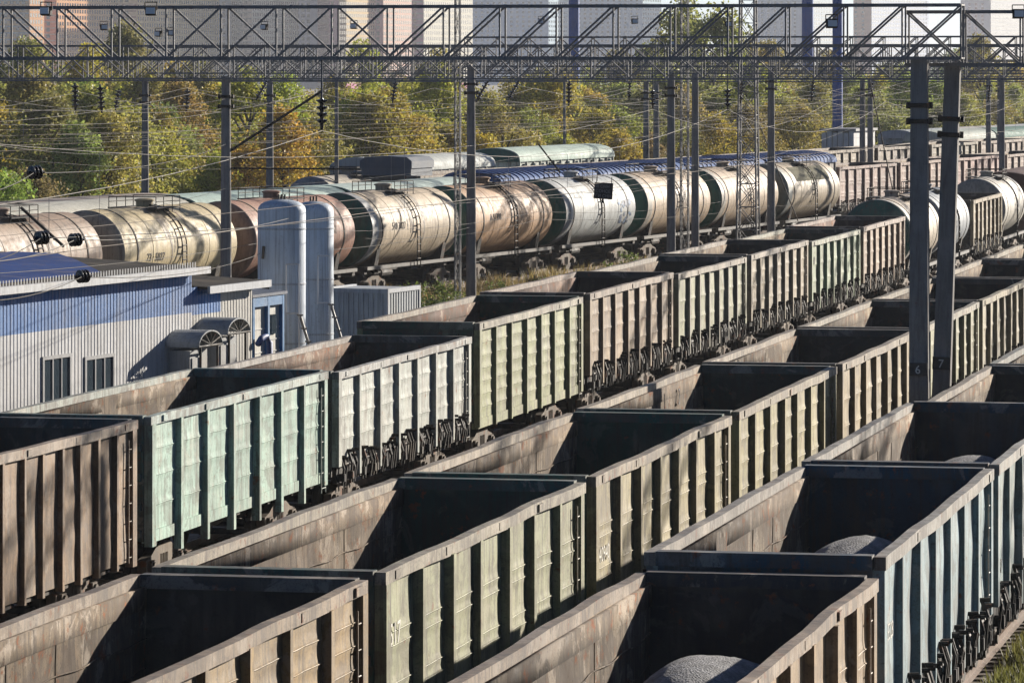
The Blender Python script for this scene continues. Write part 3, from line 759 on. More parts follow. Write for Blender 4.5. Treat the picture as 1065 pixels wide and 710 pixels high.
# roofs
r=MB(); r.prism([(.3,E1-.06),(.3,E1+.0),(-9.2,E1+.52),(-9.2,E1+.46)],sL-.3,sM+.38); obj('main_roof',r.mesh('main_roof',M_ROOFING),bt,(.05,.047,.045))
r=MB(); r.box(.302,.4,sL-.3,sM+.4,E1-.17,E1+.02); obj('gutter',r.mesh('gutter',M_WALLG),bt,(.68,.7,.72))
r=MB()
n=int((sM-sL)/.17); kk=0
for i in range(n):
    for dy,zt in ((0,.02),(.001,.16),(.075,.16),(.076,.02)):
        r.v+=[(.22,sL+i*.17+dy,E1+.0),(.22,sL+i*.17+dy,E1+zt)]
for i in range(len(r.v)//2-1): r.face([2*i,2*i+2,2*i+3,2*i+1])
obj('snow_guard',r.mesh('snow_guard',M_WALLG),bt,(.3,.32,.34))
def roof_pt(px,py):
    h=E1+ME_bz
    for _ in range(12):
        z=(CAM_H-h)*F/(py-72); g=P(px,z)-BO; off=g.x*BN.x+g.y*BN.y; sl=g.x*BD.x+g.y*BD.y
        h=E1+ME_bz-.0523*(off-.3)
    return (off,sl,h-ME_bz+.025)
r=MB(); poly=[roof_pt(*q) for q in ((-60,303),(104,284),(80,272),(60,265),(12,263),(-60,272))]
poly=[(min(.15,a),b__,E1-.0523*(min(.15,a)-.3)+.025) for a,b__,c in poly]
r.v=poly+[(a,b__,c+.02) for a,b__,c in poly]; m=len(poly)
r.face(list(range(m))[::-1]); r.face(list(range(m,2*m)))
for i in range(m): r.face([i,(i+1)%m,m+(i+1)%m,m+i])
obj('blue_roof_sheet',r.mesh('blue_roof_sheet',M_ROOFING),bt,(.012,.07,.3))
r=MB(); r.prism([(.3,E2-.06),(.3,E2+.0),(-7.2,E2+.42),(-7.2,E2+.36)],sM+.4,sR+.5); obj('low_roof',r.mesh('low_roof',M_ROOFING),bt,(.045,.042,.04))
r=MB(); r.box(.302,.38,sM+.4,sR+.52,E2-.18,E2+.02); obj('gutter',r.mesh('gutter',M_WALLG),bt,(.62,.65,.68))
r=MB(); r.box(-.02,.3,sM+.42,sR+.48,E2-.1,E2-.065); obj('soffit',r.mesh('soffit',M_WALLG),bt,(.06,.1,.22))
# door vestibules with barrel canopies
for i,(a,c,py) in enumerate(((171,219,345),(201,249,332))):
    ya=s_at(a+3); yb_=ya+1.25; zt=wz(py+14,a+14)
    v=MB(); v.box(.02,.66,ya,yb_,0,zt-.1); o=obj('vestibule',v.mesh('vestibule',M_WALLG),bt,(.45,.47,.48))
    v=MB(); v.box(.66,.69,ya+.1,yb_-.15,.1,zt-.3); obj('door',v.mesh('door',M_WALLG),o,(.46,.46,.45))
    v=MB(); n=12; prof=[((.5+math.cos(math.pi*k/n)*.5)*0,0) for k in range(1)]
    L0,L1=ya-.15,yb_+.2; mid=(L0+L1)/2; rad=(L1-L0)/2
    for k in range(n):
        a0,a1=math.pi*k/n,math.pi*(k+1)/n
        y0,z0,y1,z1=mid-math.cos(a0)*rad,zt+math.sin(a0)*.4,mid-math.cos(a1)*rad,zt+math.sin(a1)*.4
        kk=len(v.v); v.v+=[(-.01,y0,z0),(1.0,y0,z0),(1.0,y1,z1),(-.01,y1,z1),(-.01,y0,z0+.04),(1.0,y0,z0+.04),(1.0,y1,z1+.04),(-.01,y1,z1+.04)]
        for q in ((0,3,2,1),(4,5,6,7),(0,1,5,4),(1,2,6,5),(2,3,7,6),(3,0,4,7)): v.face([kk+j for j in q])
    obj('canopy',v.mesh('canopy',M_WALLG,R(30)),bt,(.42,.45,.47))
    v=MB()
    for k in range(1,6):
        a0=math.pi*k/6; v.tube([(0.98,mid,zt+.05),(0.98,mid-math.cos(a0)*rad*.96,zt+.05+math.sin(a0)*.35)],.022,5)
    v.tube([(0.98,L0,zt+.02),(0.98,L1,zt+.02)],.03,5)
    for yy in (ya+.05,yb_-.05): v.tube([(0.95,yy,0),(0.95,yy,zt)],.035,6)
    obj('canopy_grille',v.mesh('canopy_grille',M_DARK),bt)
# blue-framed cabin at the end
cz=fz(280); ct=thing('service_cabin','small cream cabin with bright blue frame and curved blue pipe, at the building end','cabin',(*BL(sR+.35,-.2,0).xy,ME_bz),TA)
hc=wz(308,280); Lc=s_at(299)-sR-.35
v=MB(); v.box(-3,-.02,0,Lc,0,hc-.1); obj('wall',v.mesh('wall',M_WALLG),ct,(.85,.83,.74))
v=MB()
for k in range(9): v.box(-.018,.0,.06,Lc-.06,.15+k*.33,.18+k*.33)
obj('siding_joints',v.mesh('siding_joints',M_WALLG),ct,(.97,.97,.93))
v=MB()
for y in (0,Lc*.48,Lc-.1): v.box(-.02,.09,y,y+.13,0,hc)
v.box(-.015,.085,.13,Lc*.48,hc-.28,hc-.02); v.box(-.015,.085,Lc*.48+.13,Lc-.1,hc-.28,hc-.02)
obj('frame',v.mesh('frame',M_PLAIN),ct,(.03,.22,.5))
v=MB(); v.prism([(.12,hc),(.12,hc+.08),(-3.1,hc+.3),(-3.1,hc+.2)],-.1,Lc+.2); obj('roof',v.mesh('roof',M_WALLG),ct,(.07,.1,.16))
v=MB(); v.box(-.01,.03,Lc*.66,Lc*.82,hc-1.1,hc-.55); obj('window',v.mesh('window',M_GLASS),ct)
v=MB(); zp=wz(355,270); v.tube([(.3,-.15,zp-.05),(.3,.1,zp+.1),(.3,.45,zp+.12),(.3,.7,zp-.05),(.3,.75,0)],.09,10); obj('pipe',v.mesh('pipe',M_PLAIN,True),ct,(.02,.08,.3))
# silos
def silo(label, px, z, w, ytop):
    c=P(px,z,-.25); h=HY(ytop,z)+.25; r=w*z/F/2
    t=thing('storage_silo',label,'silo',c,TA,'white vertical silos')
    b=MB(); b.lathe([(.5,r*.98),(.55,r),(h-.34,r),(h-.24,r*.97),(h-.15,r*.87),(h-.08,r*.7),(h-.03,r*.42),(h,.01)],40,'z'); obj('vessel',b.mesh('vessel',M_SILO,R(50)),t,(.76,.88,1.0))
    b=MB()
    for k in range(4):
        a=math.pi/4+k*math.pi/2; b.tube([(r*.8*math.cos(a),r*.8*math.sin(a),0),(r*.8*math.cos(a),r*.8*math.sin(a),.7)],.07,6)
    wr=MB()
    for zz in (h*.32,h*.6,h*.86): 
        wr=MB(); wr.lathe([(zz-.03,r),(zz-.02,r+.012),(zz+.02,r+.012),(zz+.03,r)],40,'z'); obj('weld_ring',wr.mesh('weld_ring',M_SILO,R(40)),t,(.6,.66,.72))
    obj('legs_base',b.mesh('legs_base',M_DARK),t)
    # ladder cage and stair on the track side
    b=MB(); d=.25
    ang=R(-62); ca,sa=math.cos(ang),math.sin(ang)
    def q(o,u,z_): return (ca*(r+o)-sa*u, sa*(r+o)+ca*u, z_)
    for u in (0,.38): b.tube([q(.6,u,2.9 if u==0 else .1),q(.6,u,4.4)],.026,5)
    for zz in (4.4,2.95): b.tube([q(.6,0,zz),q(.6,.38,zz)],.026,5)
    obj('guard_frame',b.mesh('guard_frame',M_PLAIN),t,(.95,.96,.97))
    b=MB()
    b.bar(q(.55,.4,2.9),q(.6,1.25,.1),.05); b.bar(q(.85,.4,2.9),q(.9,1.25,.1),.05)
    for k in range(8):
        f=k/7; c0=Vector(q(.55,.4+f*.85,2.9-f*2.75)); c1=Vector(q(.88,.4+f*.85,2.9-f*2.75)); b.bar(c0,c1,.16,.04)
    obj('stair',b.mesh('stair',M_GALV),t)
    b=MB()
    a2=R(-105); pos=lambda o,z_,du=0:(math.cos(a2+du)*(r+o),math.sin(a2+du)*(r+o),z_)
    b.tube([pos(.05,h*.62),pos(.05,h*.45)],.03,6); b.tube([pos(.02,h*.58),pos(.14,h*.58)],.1,10); b.tube([pos(.02,h*.5,.05),pos(.12,h*.5,.05)],.07,10); b.tube([pos(.02,h*.42,-.05),pos(.13,h*.42,-.05)],.12,10)
    b.tube([pos(.03,h*.78,-.15),pos(.07,h*.72,-.15)],.04,6)
    for k in range(3): b.tube([(.1*k-.1,0,h-.03),(.1*k-.1,0,h+.14)],.03,6)
    obj('valves',b.mesh('valves',M_DARK),t)
    return t
silo('front white cylindrical silo nearer the blue-framed cabin',293,138,50,207)
silo('rear white cylindrical silo partly hidden behind the front one',326,144,42,209)
# container
z0=150; cpos=P(371,z0,-.25)
t=thing('shipping_container','pale blue-white ribbed container right of the silos','container',(cpos.x-.1,cpos.y,-.25),TA)
hc=HY(300,z0)+.25; 
b=MB(); b.box(-1.15,1.15,0,2.9,.1,hc-.05)
for i in range(13): b.box(-1.1+i*.17,-1.02+i*.17,-.035,0,.2,hc-.15)
for i in range(12): b.box(1.15,1.18,.1+i*.235,.22+i*.235,.2,hc-.15)
obj('body',b.mesh('body',M_WALLG),t,(.6,.65,.68))
b=MB()
for x in (-1.17,1.09):
    for y in (-.05,2.83): b.box(x,x+.12,y,y+.12,0,hc)
b.box(-1.05,1.09,-.05,.05,hc-.14,hc+.002); b.box(1.09,1.21,.07,2.83,hc-.14,hc+.002); b.box(-1.17,-1.05,.07,2.83,hc-.14,hc+.002)
obj('frame',b.mesh('frame',M_WALLG),t,(.62,.66,.7))

# ------------------------------------------------------------------ ground, tracks
b=MB(); b.grid(lambda u,v:(-2600+4600*u, -60+4800*v, -.32),8,8)
structure('ground',b.mesh('ground',M_GROUND))
def track_meshes(L, every=.55):
    r=MB()
    r.prism([(-.075,-.18),(.075,-.18),(.075,-.165),(.012,-.14),(.012,-.04),(.036,-.03),(.036,0),(-.036,0),(-.036,-.03),(-.012,-.04),(-.012,-.14),(-.075,-.165)],0,L)
    rail=r.mesh('rail',M_RAIL)
    s=MB(); n=int(L/every)
    for i in range(n): s.box(-1.35,1.35,i*every,i*every+.24,-.3,-.185)
    sl=s.mesh('sleepers',M_SLEEP)
    q=MB(); q.prism([(-2.4,-.318),(-1.6,-.235),(1.6,-.235),(2.4,-.318)],0,L); return rail,sl,q.mesh('ballast',M_BALL)
TRK=track_meshes(330)
def track(label, loc, rz):
    t=thing('railway_track',label,'railway track',loc,rz,'tracks of the yard')
    for x in (-.76,.76): obj('rail',TRK[0],t,None,(x,0,0))
    o=obj('sleepers',TRK[1],t); o['kind']='stuff'
    obj('ballast_bed',TRK[2],t)
track('track under the right-hand gondola row beside the grass',(XD,10,0),0)
track('track under the middle gondola row',(XC,10,0),0)
track('track under the gondola row beside the building',(XB,10,0),0)
track('track under the line of cream tank wagons',TF(-150,0),TA)
track('track under the mint and blue roofed wagons',TF(-150,-5.0),TA)
track('track under the far beige gondolas',TF(-150,-10.6),TA)
track('track under the white vented wagons',TF(-150,-19.4),TA)
# embankment for the back rows
b=MB(); b.box(-26,3.0,-150,320,-.31,.025); o=structure('embankment',b.mesh('embankment',M_BALL)); o.location=TF(0,0,-.35); o.rotation_euler.z=TA

# grass
def grass_pt(r):
    o=r.uniform(1.9,10.5); return TF(r.uniform(-20,50),o,-.35-min(1,max(0,(o-2.6)/3))*.5)
def grass(name,label,regions,col,hmin,hmax,seed):
    rr=random.Random(seed); b=MB()
    for (fn,n) in regions:
        for i in range(n):
            p=fn(rr)
            if nz(p.x*.35,p.y*.35,seed)<(-.4 if seed==1 else -.2): continue
            for k in range(3):
                a=rr.uniform(0,6.28); h=rr.uniform(hmin,hmax)*(1+.5*nz(p.x*.6,p.y*.6,3)); w=.025+.02*rr.random()
                q=p+Vector((rr.uniform(-.12,.12),rr.uniform(-.12,.12),0)); dx,dy=math.cos(a),math.sin(a)
                k0=len(b.v)
                b.v+=[(q.x-dy*w,q.y+dx*w,q.z),(q.x+dy*w,q.y-dx*w,q.z),(q.x+dx*h*.4,q.y+dy*h*.4,q.z+h)]
                b.face([k0,k0+1,k0+2])
    o=obj(name,b.mesh(name,M_GRASS),None,col); o['kind']='stuff'; tag(o,label,'grass'); return o
grass('grass','green tufted grass beside the track in the lower right corner',[(lambda r:Vector((r.uniform(-8.0,-4.5),r.uniform(58,100),-.29)),26000)],(.17,.17,.05),.12,.42,1)
grass('dry_grass','dry yellow grass strip between the tank wagons and the gondola row',[(lambda r:grass_pt(r),30000)],(.34,.27,.11),.3,.85,2)

# ------------------------------------------------------------------ plants
def leaves(b, rr, c, rad, n, size, squash=1.0):
    for i in range(n):
        d=Vector((rr.gauss(0,1),rr.gauss(0,1),rr.gauss(0,1)))
        d.normalize(); d*=rad*(rr.random()**.45); d.z*=squash
        p=c+d
        u=Vector((rr.gauss(0,1),rr.gauss(0,1),rr.gauss(0,.8))).normalized(); w=u.orthogonal().normalized()
        ang=rr.uniform(0,6.28); w=(w*math.cos(ang)+u.cross(w)*math.sin(ang))
        s=size*rr.uniform(.6,1.3); k=len(b.v)
        b.v+=[tuple(p-u*s),tuple(p+w*s*.55),tuple(p+u*s),tuple(p-w*s*.55)]; b.face([k,k+1,k+2,k+3])
def tree_meshes(seed, H, W, n_cl, n_lf, size):
    rr=random.Random(seed); t=MB(); cr=MB()
    th=H*.35
    t.tube([(0,0,-.3),(.1*rr.gauss(0,1),.1,th*.5),(.2*rr.gauss(0,1),.1,th),(.25*rr.gauss(0,1),0,H*.75)],[H*.022,H*.018,H*.014,H*.004],7)
    for i in range(n_cl):
        zt=rr.random()**.8; zz=H*(.12+.84*zt)
        prof=math.sin(math.pi*min(1,(.16+.84*zt)))**.6*(1-.35*zt)
        a=rr.uniform(0,6.28); rd=W*.5*prof*(rr.random()**.5)
        c=Vector((math.cos(a)*rd,math.sin(a)*rd,zz)); cl=W*rr.uniform(.09,.19)
        leaves(cr,rr,c,cl,int(n_lf*rr.uniform(.7,1.3)*(cl/(W*.14))**2),size,.8)
        if i%3==0: t.tube([(0,0,max(th*.5,zz-rd*.8-.4)),tuple(c*.55+Vector((0,0,zz*.45-.2))),tuple(c)],[H*.009,H*.006,.012],5)
    return t.mesh('trunk',M_BARK,True),cr.mesh('crown',M_LEAF)
PROT=[tree_meshes(11+i,H,W,n,int(nl*1.6),sz*.78) for i,(H,W,n,nl,sz) in enumerate(((9,7.5,46,105,.17),(8.2,8,50,100,.17),(10,7,46,110,.17),(7,7.5,44,95,.16),(9.5,8.5,54,95,.18),(6,6,34,95,.15)))]
SHADES=[((.42,.41,.06),'yellow-green bushy tree in the thicket behind the yard'),((.32,.33,.07),'mid green bushy tree in the thicket behind the yard'),((.47,.42,.07),'golden yellow tree in the thicket behind the yard'),((.40,.37,.08),'rusty orange tinged tree in the thicket behind the yard'),((.26,.27,.09),'dark green tree in the thicket behind the yard'),((.34,.34,.08),'olive tree in the thicket behind the yard')]
rt=random.Random(21)
def tree(kind,loc,sc,shade,lab=None,grp='trees in the thicket behind the yard',rz=0):
    c,l=SHADES[shade]; c=tuple(min(1,x*rt.uniform(.85,1.2)) for x in c)
    t=thing('tree',lab or l,'tree',loc,rz,grp); t.scale=sc
    obj('trunk',PROT[kind][0],t); obj('crown',PROT[kind][1],t,c); return t
for Kt,hh,wt in ((565000,.82,(5,3,2,0,1,3)),(625000,.93,(5,3,2,1,1,3)),(700000,1.0,(4,4,2,0,1,3)),(790000,1.08,(4,3,1,0,2,3)),(880000,1.2,(4,3,1,0,2,4))):
    px=-70
    while px<1130:
        z=Kt/(2237-px)*rt.uniform(.97,1.03)
        s=rt.uniform(.75,1.1)*hh*(1.02 if px<450 else (1.1 if px<800 else 1.08))
        w=rt.choices(range(6),wt if px<650 else (1,4,0,1,4,4))[0]
        if 60<px<200 and Kt<600000 and rt.random()<.3: w=3
        tree(rt.randrange(6),P(px,z,-.3),(s*rt.uniform(.9,1.15),s*rt.uniform(.9,1.15),s),w,rz=rt.uniform(0,6.28))
        px+=rt.uniform(24,40)*(.9 if Kt<600000 else 1)
# tall trees
for px,z,s,lab in ((712,470,1.75,'tall thin-leaved tree rising above the gantries, left of the gap of sky'),(742,455,1.95,'tallest tree rising above the gantries beside the gap of sky'),(770,480,1.35,'shorter hazy tree right of the tallest tree'),(133,420,1.45,'dark conifer-like tree before the pink tower'),(45,430,1.35,'dark green tree top before the leftmost tower'),(1020,640,1.5,'hazy tree in the distance right of the concrete posts'),(925,620,1.5,'hazy tree in the distance left of the concrete posts')):
    tree(rt.randrange(5),P(px,z,-.3),(s*.85,s*.85,s),4 if px<200 else 5,lab,None,rz=rt.uniform(0,6))
# bushes along the tank track
def bush_mesh(seed,H,W,n):
    rr=random.Random(seed); b=MB()
    for i in range(n):
        a=rr.uniform(0,6.28); rd=W*.5*rr.random()**.6; z=H*(.15+.8*rr.random()*(1-.5*rd/W))
        leaves(b,rr,Vector((math.cos(a)*rd,math.sin(a)*rd,z)),W*.16,40,.07,1.2)
    st=MB()
    for i in range(7):
        a=rr.uniform(0,6.28); st.tube([(0,0,0),(math.cos(a)*W*.2,math.sin(a)*W*.2,H*.5),(math.cos(a)*W*.3,math.sin(a)*W*.3,H*.9)],[.025,.015,.006],5)
    return st.mesh('stems',M_BARK),b.mesh('foliage',M_LEAF)
BSH=[bush_mesh(70+i,H,W,n) for i,(H,W,n) in enumerate(((2.0,1.7,26),(1.3,1.6,22),(2.6,1.8,30)))]
for px,z,k,s,c,lab in ((385,158,1,1.0,(.2,.27,.05),'bright green weed bush behind the pale container'),(455,183,0,1.0,(.14,.2,.05),'leafy green bush left of the tall pole below the tank wagons'),(436,180,1,1.1,(.12,.17,.05),'low dark green bush under the grey-banded tank wagon'),(468,188,0,.8,(.16,.2,.05),'small green bush touching the tall pole'),(649,204,2,.85,(.16,.22,.06),'upright leafy bush before the blue graffiti'),(613,200,1,.9,(.15,.19,.06),'small weed bush left of the upright leafy bush'),(415,172,1,.8,(.2,.2,.06),'yellowish weed clump right of the pale container'),(520,195,0,.7,(.15,.2,.05),'leafy shrub right of the tall pole below the orange-stained tank wagon'),(565,198,1,1.0,(.16,.2,.06),'second leafy shrub right of the tall pole'),(424,180,0,.95,(.17,.23,.05),'tall leafy shrub just right of the pale container'),(590,202,1,.9,(.13,.18,.05),'dark leafy shrub between the tall pole and the black board'),(690,210,1,.8,(.15,.19,.06),'small shrub at the foot of the slim pole before the tank wagons'),(540,196,1,.7,(.24,.19,.07),'dry brown weed clump right of the tall pole')):
    t=thing('bush',lab,'bush',P(px,z,-.25),0,'bushes along the tank track'); t.scale=(s,s,s)
    obj('stems',BSH[k][0],t); obj('foliage',BSH[k][1],t,c)

# ------------------------------------------------------------------ gantries, poles, wires
def beam_mesh(L, H=1.17, D=.62, panel=1.3, style=lambda u:(1,1), ch=.068):
    """lattice girder along +x from 0 to L, bottom at z=0"""
    b=MB(); n=max(2,int(round(L/panel))); p=L/n
    for y in (0,D):
        for z in (0,H): b.bar((0,y,z),(L,y,z),ch)
    for i in range(n+1):
        x=i*p
        for y in (0,D): b.bar((x,y,0),(x,y,H),.038)
        for z in (0,H): b.bar((x,0,z),(x,D,z),.034)
    for i in range(n):
        f,k=style((i+.5)/n)
        for y,sg in ((0,f),(D,k)):
            if sg>0: b.bar((i*p,y,0),((i+1)*p,y,H),.042)
            else: b.bar((i*p,y,H),((i+1)*p,y,0),.042)
        for z in (0,H): b.bar((i*p,0,z),((i+1)*p,D,z),.024)
    return b.mesh('beam',M_GALV)
def pole_mesh(h,r0=.22,r1=.16):
    b=MB(); b.lathe([(-.5,r0),(h,r1)],14,'z',True); return b.mesh('pole',M_POLE,R(40))
def square_pole_mesh(h,w0,w1):
    b=MB(); k=0
    for z,w in ((-.5,w0),(h,w1)): b.v+=[(-w,-w*.8,z),(w,-w*.8,z),(w,w*.8,z),(-w,w*.8,z)]
    for q in ((0,3,2,1),(4,5,6,7),(0,1,5,4),(1,2,6,5),(2,3,7,6),(3,0,4,7)): b.face(list(q))
    return b.mesh('pole',M_POLE)
def collar_mesh():
    b=MB()
    z=0; b.box(-.225,.225,-.2,.2,z,z+.1)
    for s in (-1,1): b.tube([(s*.2,.0,z+.05),(s*.29,.0,z+.05)],.075,8)
    return b.mesh('clamp',M_DARK)
CLAMP=collar_mesh()
def gantry(label, X0, X1, Y, zb, style=lambda u:(1,1), poles=(), H=1.17, rz=0):
    t=thing('gantry',label,'gantry',(X0,Y,0),rz,'steel lattice gantries over the yard')
    o=obj('beam',beam_mesh(X1-X0,H,style=style),t,None,(0,-.31,zb))
    for (dx,h) in poles:
        p=obj('pole',pole_mesh(h),t,None,(dx,0,0)); obj('clamp',CLAMP,p,None,(0,0,h-1.1)); obj('clamp',CLAMP,p,None,(0,0,h-.75))
    return t
# nearest gantry: beam from the left to the post "6"
def px_style(u): 
    xx=-276+u*(955+276)
    return (-1,-1) if xx<188 else ((1,-1) if xx<425 else (1,1))
X6=-12.35; Y6=101.9
g1=gantry('nearest lattice gantry, its beam ending on the concrete post numbered 6',-41.2,-11.4,Y6,10.14,px_style)
p6=obj('post',square_pole_mesh(10.1,.23,.18),g1,None,(X6+41.2,0,0)); [obj('clamp',CLAMP,p6,None,(0,0,zz_)) for zz_ in (9.05,8.7)]
obj('pole',pole_mesh(10.1),g1,None,(.3,0,0))
X7=-11.78
g2=gantry('nearest right-hand lattice gantry standing on the leaning concrete post numbered 7',X7-.95,14,Y6+.9,10.0,lambda u:(-1,-1) if u<.6 else (1,1))
p7=obj('post',square_pole_mesh(10.0,.21,.17),g2,None,(.95-.28,0,0)); p7.rotation_euler.y=R(2.0); [obj('clamp',CLAMP,p7,None,(0,0,zz_)) for zz_ in (8.75,8.4)]; obj('pole',pole_mesh(10.0),g2,None,(26.3,0,0))
def plate(parent, num, z):
    b=MB(); b.box(-.2,.2,-.225,-.2,z,z+.28); o=obj('number_plate',b.mesh('number_plate',M_RUBBER),parent)
    me=text_mesh(num,.26,M_WHITE); me.transform(Matrix.Translation((-.075,-.232,z+.045))@Matrix.Rotation(R(90),4,'X')); obj('number',me,o)
plate(p6,'6',HY(384,102)-.14); plate(p7,'7',HY(378,102.7)-.14)
def Yof(z,px): return P(px,z).y
def Xof(z,px): return P(px,z).x
# second gantry with the tall round pole
c=P(490,185.8); g3=gantry('second lattice gantry, carried by the tall round pole above the tank wagons',c.x-.2,c.x+40,c.y,10.0,lambda u:(-1,1) if u<.25 else (1,1),[(.2,10.0)])
c3=P(235,165); g4=gantry('left lattice gantry carried by the pole behind the depot roof',c3.x-26,c3.x+50,c3.y,HY(82,165),lambda u:(1,-1),[(26,HY(80,165)),(75,HY(80,165))])
c=P(150,231); c2=P(280,c.y/CT*1.0); 
g5=gantry('lattice gantry on two poles rising behind the tank wagons at left',-84,-44,221.2,HY(84,231),lambda u:(1,-1),[(84-65.4,9.3),(84-59.0,9.3)])
c=P(698,205); cb=P(802,225); cc=P(723,212)
g6=gantry('lattice gantry on the slim poles before the blue-roofed wagons',c.x-24,c.x+38,c.y,HY(80,205)+.15,lambda u:(1,1),[(24,HY(75,205))])
g7=gantry('lattice gantry on the pole right of the lattice mast',cb.x-26,cb.x+42,cb.y,HY(74,225),lambda u:(-1,1),[(26,HY(70,225))])
cx=P(672,272); g8=gantry('far lattice gantry on two thin poles before the thicket',cx.x-26,cx.x+46,cx.y,HY(85,272),lambda u:(1,-1),[(26,9.2),(26.6,9.2)])
cx=P(897,292); g9=gantry('farther lattice gantry on twin poles left of the concrete posts',cx.x-50,cx.x+36,cx.y,HY(82,292),lambda u:(1,1),[(50,9.3),(50.5,9.3)])
cx=P(1028,330); g10=gantry('farthest lattice gantry on poles right of the concrete posts',cx.x-60,cx.x+30,cx.y,HY(80,330),lambda u:(1,-1),[(60,9.4),(60.8,9.4)])
def lone(label,px,z,ytop,r=.2):
    c=P(px,z); o=obj('pole',pole_mesh(HY(ytop,z),r,r*.75),None,None,(c.x,c.y,0)); return tag(o,label,'pole','concrete poles in the yard')
lone('slim concrete pole just left of the lattice mast, right of its twin',723,212,76); lone('concrete pole at right before the pink gondolas',1042,268,78)
lone('thin pole in front of the thicket left of the second gantry pole',350,240,80,.12); lone('thin far pole above the white vented wagons',587,285,80,.11)
def lattice_mast(label,px,z,h,w0,w1):
    c=P(px,z); b=MB(); n=int(h/1.1)
    cor=lambda i,k:( (1 if k in(0,1) else -1)*(w0+(w1-w0)*i/n)/2, (1 if k in(0,3) else -1)*(w0+(w1-w0)*i/n)/2, i*h/n)
    for k in range(4): b.bar(cor(0,k),cor(n,k),.03+.05*w0)
    for i in range(n):
        for k in range(4):
            k2=(k+1)%4; b.bar(cor(i,k),cor(i+1,k2),.012+.02*w0); b.bar(cor(i,k2),cor(i+1,k),.012+.02*w0); b.bar(cor(i,k),cor(i,k2),.012+.02*w0)
    o=obj('lattice_mast',b.mesh('lattice_mast',M_GALV),None,None,(c.x,c.y,0)); return tag(o,label,'mast')
lattice_mast('tapering steel lattice mast in front of the peach tank wagon',778,222,22,1.0,.5); lattice_mast('very slender lattice mast left of the tall round pole',476,184,19,.2,.18); lattice_mast('slender lattice mast left of the tapering one, behind the slim poles',712,216,16,.36,.3)
# blue masts far off
for px,z,w,lab in ((597,520,12,'tall blue steel mast before the pale slab towers'),(840,560,13,'thick blue steel mast left of its twin at right'),(871,380,11,'nearer tall blue steel mast reaching down behind the wagons at right')):
    c=P(px,z); b=MB(); r=w*z/F/2; b.lathe([(-.3,r*1.0),(46,r*.85)],12,'z',True); o=obj('blue_mast',b.mesh('blue_mast',M_PLAIN,R(50)),None,(.015,.13,.55),(c.x,c.y,0)); tag(o,lab,'mast','tall blue masts')
# floodlights
def flood_meshes():
    b=MB(); b.prism([(-.12,-.16),(.1,-.2),(.14,.16),(-.08,.14)],-.2,.2,'x'); b.tube([(-.22,0,0),(-.22,0,.3)],.02,5); b.tube([(.22,0,0),(.22,0,.3)],.02,5); b.tube([(-.22,0,.3),(.22,0,.3)],.02,5); h=b.mesh('floodlight',M_DARK)
    g=MB(); g.box(-.17,.17,-.19,-.165,-.13,.1); return h,g.mesh('lens',M_LAMP)
FL=flood_meshes()
def flood(label,px,py,z,sc=.6):
    c=P(px,z,HY(py,z)); o=obj('floodlight',FL[0],None,None,c); o.scale=(sc,)*3; o.rotation_euler.z=rt.uniform(-.4,.6); tag(o,label,'floodlight','floodlights on the gantries'); obj('lens',FL[1],o)
for px,py,z,lab in ((48,11,102.3,'left floodlight under the nearest gantry beam, above the pink tower'),(157,11,102.1,'second floodlight from the left under the nearest gantry beam'),(865,24,101.9,'floodlight on the nearest gantry before the blue mast'),(1059,14,101.6,'floodlight at the right edge on the right-hand gantry'),(108,28,160,'small floodlight of a pair seen through the nearest beam at left'),(165,35,161,'middle small floodlight seen through the nearest beam'),(178,34,161,'right small floodlight seen through the nearest beam'),(275,28,163,'floodlight seen through the crossed braces left of centre'),(368,27,166,'floodlight seen through the beam before the cream tower'),(563,22,185,'floodlight left of the blue mast on the second gantry'),(660,22,184,'floodlight right of the blue mast on the second gantry'),(757,25,183,'floodlight before the tallest tree on the second gantry'),(700,45,203,'small low floodlight left of the tallest tree')):
    flood(lab,px,py,z)
# insulators
def ins_mesh(n=5, r=.14, gap=.16):
    b=MB(); prof=[(0,.03)]
    for i in range(n):
        z=.1+i*gap; prof+=[(z,.04),(z+.02,r),(z+.05,r*.95),(z+.1,.05)]
    prof.append((.1+n*gap+.1,.03)); b.lathe(prof,12,'z',True); return b.mesh('insulator_string',M_INS,R(40))
INS=ins_mesh(); INSB=ins_mesh(3,.165,.1)
def insul(label,p,direction,me=INS,sc=1.0):
    o=obj('insulator_string',me,None,None,p); o.rotation_mode='QUATERNION'; o.rotation_quaternion=Vector((0,0,1)).rotation_difference(Vector(direction)); o.scale=(sc,)*3
    return tag(o,label,'insulator','insulators of the overhead line')
il=[(78,86,160,'hanging insulator string at left under the left gantry'),(104,88,161,'short hanging insulator string right of the leftmost one'),(124,92,222,'small insulator string before the thicket at left'),(195,92,222,'small insulator string between the two left poles'),(508,84,186,'slanting insulator string right of the tall round pole'),(278,84,221,'insulator string hanging beside the second left pole'),(592,84,204,'insulator string hanging right of centre before the thicket'),(412,84,221,'insulator string hanging left of the tall round pole'),(540,84,222,'insulator string right of the slanting one'),(772,84,222,'insulator string beside the lattice mast'),(846,82,224,'insulator string right of the pole beside the mast'),(908,84,280,'insulator string left of the post numbered 6'),(1030,86,270,'insulator string right of the post numbered 7'),(655,84,270,'insulator string left of the two thin far poles')]
for px,py,z,lab in il:
    slant=Vector((rt.uniform(-.2,.2),0,-1)) if 'slanting' not in lab and 'second left' not in lab else Vector((-.6,0,-1))
    insul(lab,P(px,z,HY(py,z)),slant,INS,1.0 if z<200 else 1.1)
